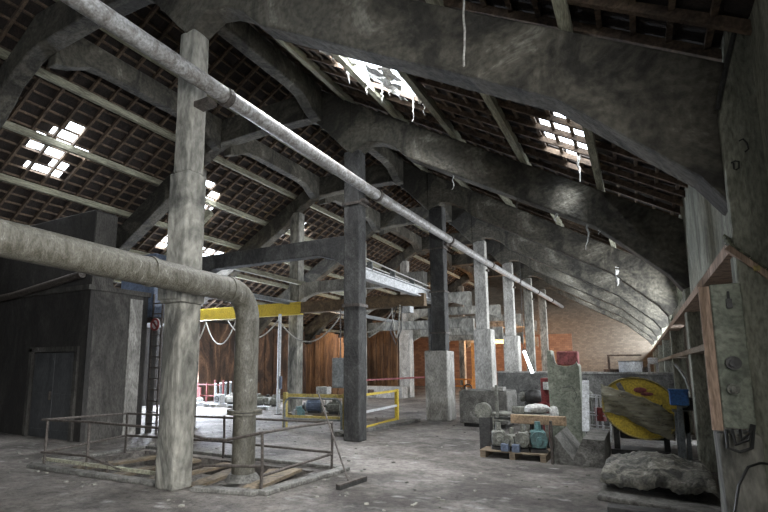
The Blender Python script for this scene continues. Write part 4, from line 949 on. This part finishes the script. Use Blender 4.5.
# chalk-like dark marks on pilaster
t = thing('wall_scrawl', (.85, 4.98, 3.9), 'two dark scrawled letter shapes on the right-hand pilaster', 'marking')
yq = 4.888
def stroke(pts, nm): s = MB(); s.tube([at(x, y, yq) for x, y in pts], .006, 6); s.build(nm, 'ink', t)
stroke([(739, 141), (743, 139), (747, 143), (748.5, 149), (745, 152)], 'curved_mark')
stroke([(731, 163), (735, 161), (739, 161.5), (739, 168), (736, 170), (734, 169), (733.5, 163)], 'letter_mark')
s = MB(); q = at(742, 0, 4.9); q2 = at(717, 110, 4.9)
s.tube([q2, at(729, 55, 4.9), q], .02, 8); tag(s.build('wall_conduit', 'darkmach', smooth=True), 'dark conduit running up the edge of the right-hand pilaster', 'conduit')

# ---------------------------------------------------------------- hanging things
def hang(px, y0, y1, Y, r, lab, name='hanging_rope', m='rope', wob=.01, grp=None, cat='rope'):
    n = 8; rn = random.Random(int(px)); pts = []
    for i in range(n+1):
        q = at(px, y0+(y1-y0)*i/n, Y); pts.append(q+Vector((rn.uniform(-wob, wob), rn.uniform(-wob, wob), 0)))
    s = MB(); s.tube(pts, r, 6, radii=[r*(1-.85*i/n)*.6 if name != 'hanging_rope' else r for i in range(n+1)])
    return tag(s.build(name, m, smooth=True), lab, cat, grp)
hang(464, -4, 66, 4.6, .011, 'thin pale rope hanging in front of the near roof frame')
hang(517, 186, 268, 10.4, .02, 'dark hook rod hanging below the second roof frame', name='hook_rod', m='steel', cat='rod')
g = 'shreds of insulation hanging from the roof'
for i, (px, y0, y1, Y, r, lab) in enumerate([(349, 60, 84, 8.2, .06, 'white shred hanging at the left end of the big roof hole'), (367, 75, 94, 8.6, .06, 'white shred hanging second from the left under the big roof hole'),
        (382, 85, 103, 8.7, .035, 'thin shred hanging at the middle of the big roof hole'), (390, 86, 96, 8.7, .03, 'short shred under the middle of the big roof hole'), (413, 95, 122, 9.0, .03, 'long thin shred under the right end of the big roof hole'),
        (424, 98, 116, 9.2, .03, 'thin shred right of the big roof hole'), (579, 155, 182, 9.4, .05, 'tangled shred under the small right roof hole'), (453, 172, 190, 10.42, .03, 'pale shred hanging below the second frame left of the hook rod'),
        (587, 215, 250, 10.42, .05, 'long pale shred hanging below the second frame at right'), (600, 222, 235, 10.42, .04, 'short pale shred at the right of the long one'), (556, 205, 222, 10.42, .09, 'ragged dull net scrap hanging under the second frame'),
        (617, 267, 286, 15.6, .14, 'pale shred hanging from the third frame at right'), (182, 92, 84, 5.5, .02, 'tuft at the pipe clamp of the nearest column')]):
    if y1 > y0: hang(px, y0, y1, Y, r, lab, name='insulation_shred', m='fluff', wob=.03, grp=g, cat='insulation')
# torn membrane in the large hole
rnd = random.Random(31)
for i in range(12):
    xx = rnd.uniform(-4.9, -3.4); yy = rnd.uniform(7.6, 9.1)
    s = MB(); n = 6; rows = []
    L_ = rnd.uniform(.3, .7); W_ = rnd.uniform(.08, .22); an = rnd.uniform(0, 3)
    for a in range(n+1):
        rows.append([s.bm.verts.new(Vector((xx+math.cos(an)*L_*(a/n-.5)+math.sin(an)*W_*b, yy+math.sin(an)*L_*(a/n-.5)-math.cos(an)*W_*b, zroof(xx+math.cos(an)*L_*(a/n-.5))-.14+rnd.uniform(-.05, .05)))) for b in (-.5, 0, .5)])
    for a in range(n):
        for b in range(2): s.bm.faces.new((rows[a][b], rows[a+1][b], rows[a+1][b+1], rows[a][b+1]))
    o = tag(s.build('membrane_scrap', 'fluff'), 'torn pale roofing membrane scrap caught in the big roof hole', 'membrane', 'membrane scraps in the big roof hole'); so = o.modifiers.new('solid', 'SOLIDIFY'); so.thickness = .008

# ---------------------------------------------------------------- loose rubble crumbs on the dirt floor
s = MB(); rnd = random.Random(77)
for i in range(700):
    y = 4.6+rnd.random()**1.5*16; x = rnd.uniform(-11, .6)
    if P0-.4 < x < P1+.4 and Q0-.4 < y < Q1+.4: continue
    if -6.2 < x < -5.4: continue
    if x > -3.2 and y > 7.0 and (x > -.8 or y > 9.2): continue
    r = rnd.uniform(.008, .03)
    s.box((x, y, r*.35), (r*2, r*rnd.uniform(1, 2.2), r*.7), rnd.uniform(0, 3))
o = s.build('rubble_crumbs', 'column'); tag(o, 'small pale rubble crumbs scattered over the dirt floor', 'rubble', kind='stuff')

s = MB(); s.tube([at(675, 364, 13.2), at(680, 370, 13.2), at(686, 379, 13.2), at(690, 391, 13.2), at(692, 404, 13.2)], .03, 10)
tag(s.build('daylight_streak', 'fluff', smooth=True), 'white curved hose painting in the daylight leak by the right wall', 'streak')  # white tube painted in for the streak of daylight leaking through the wall
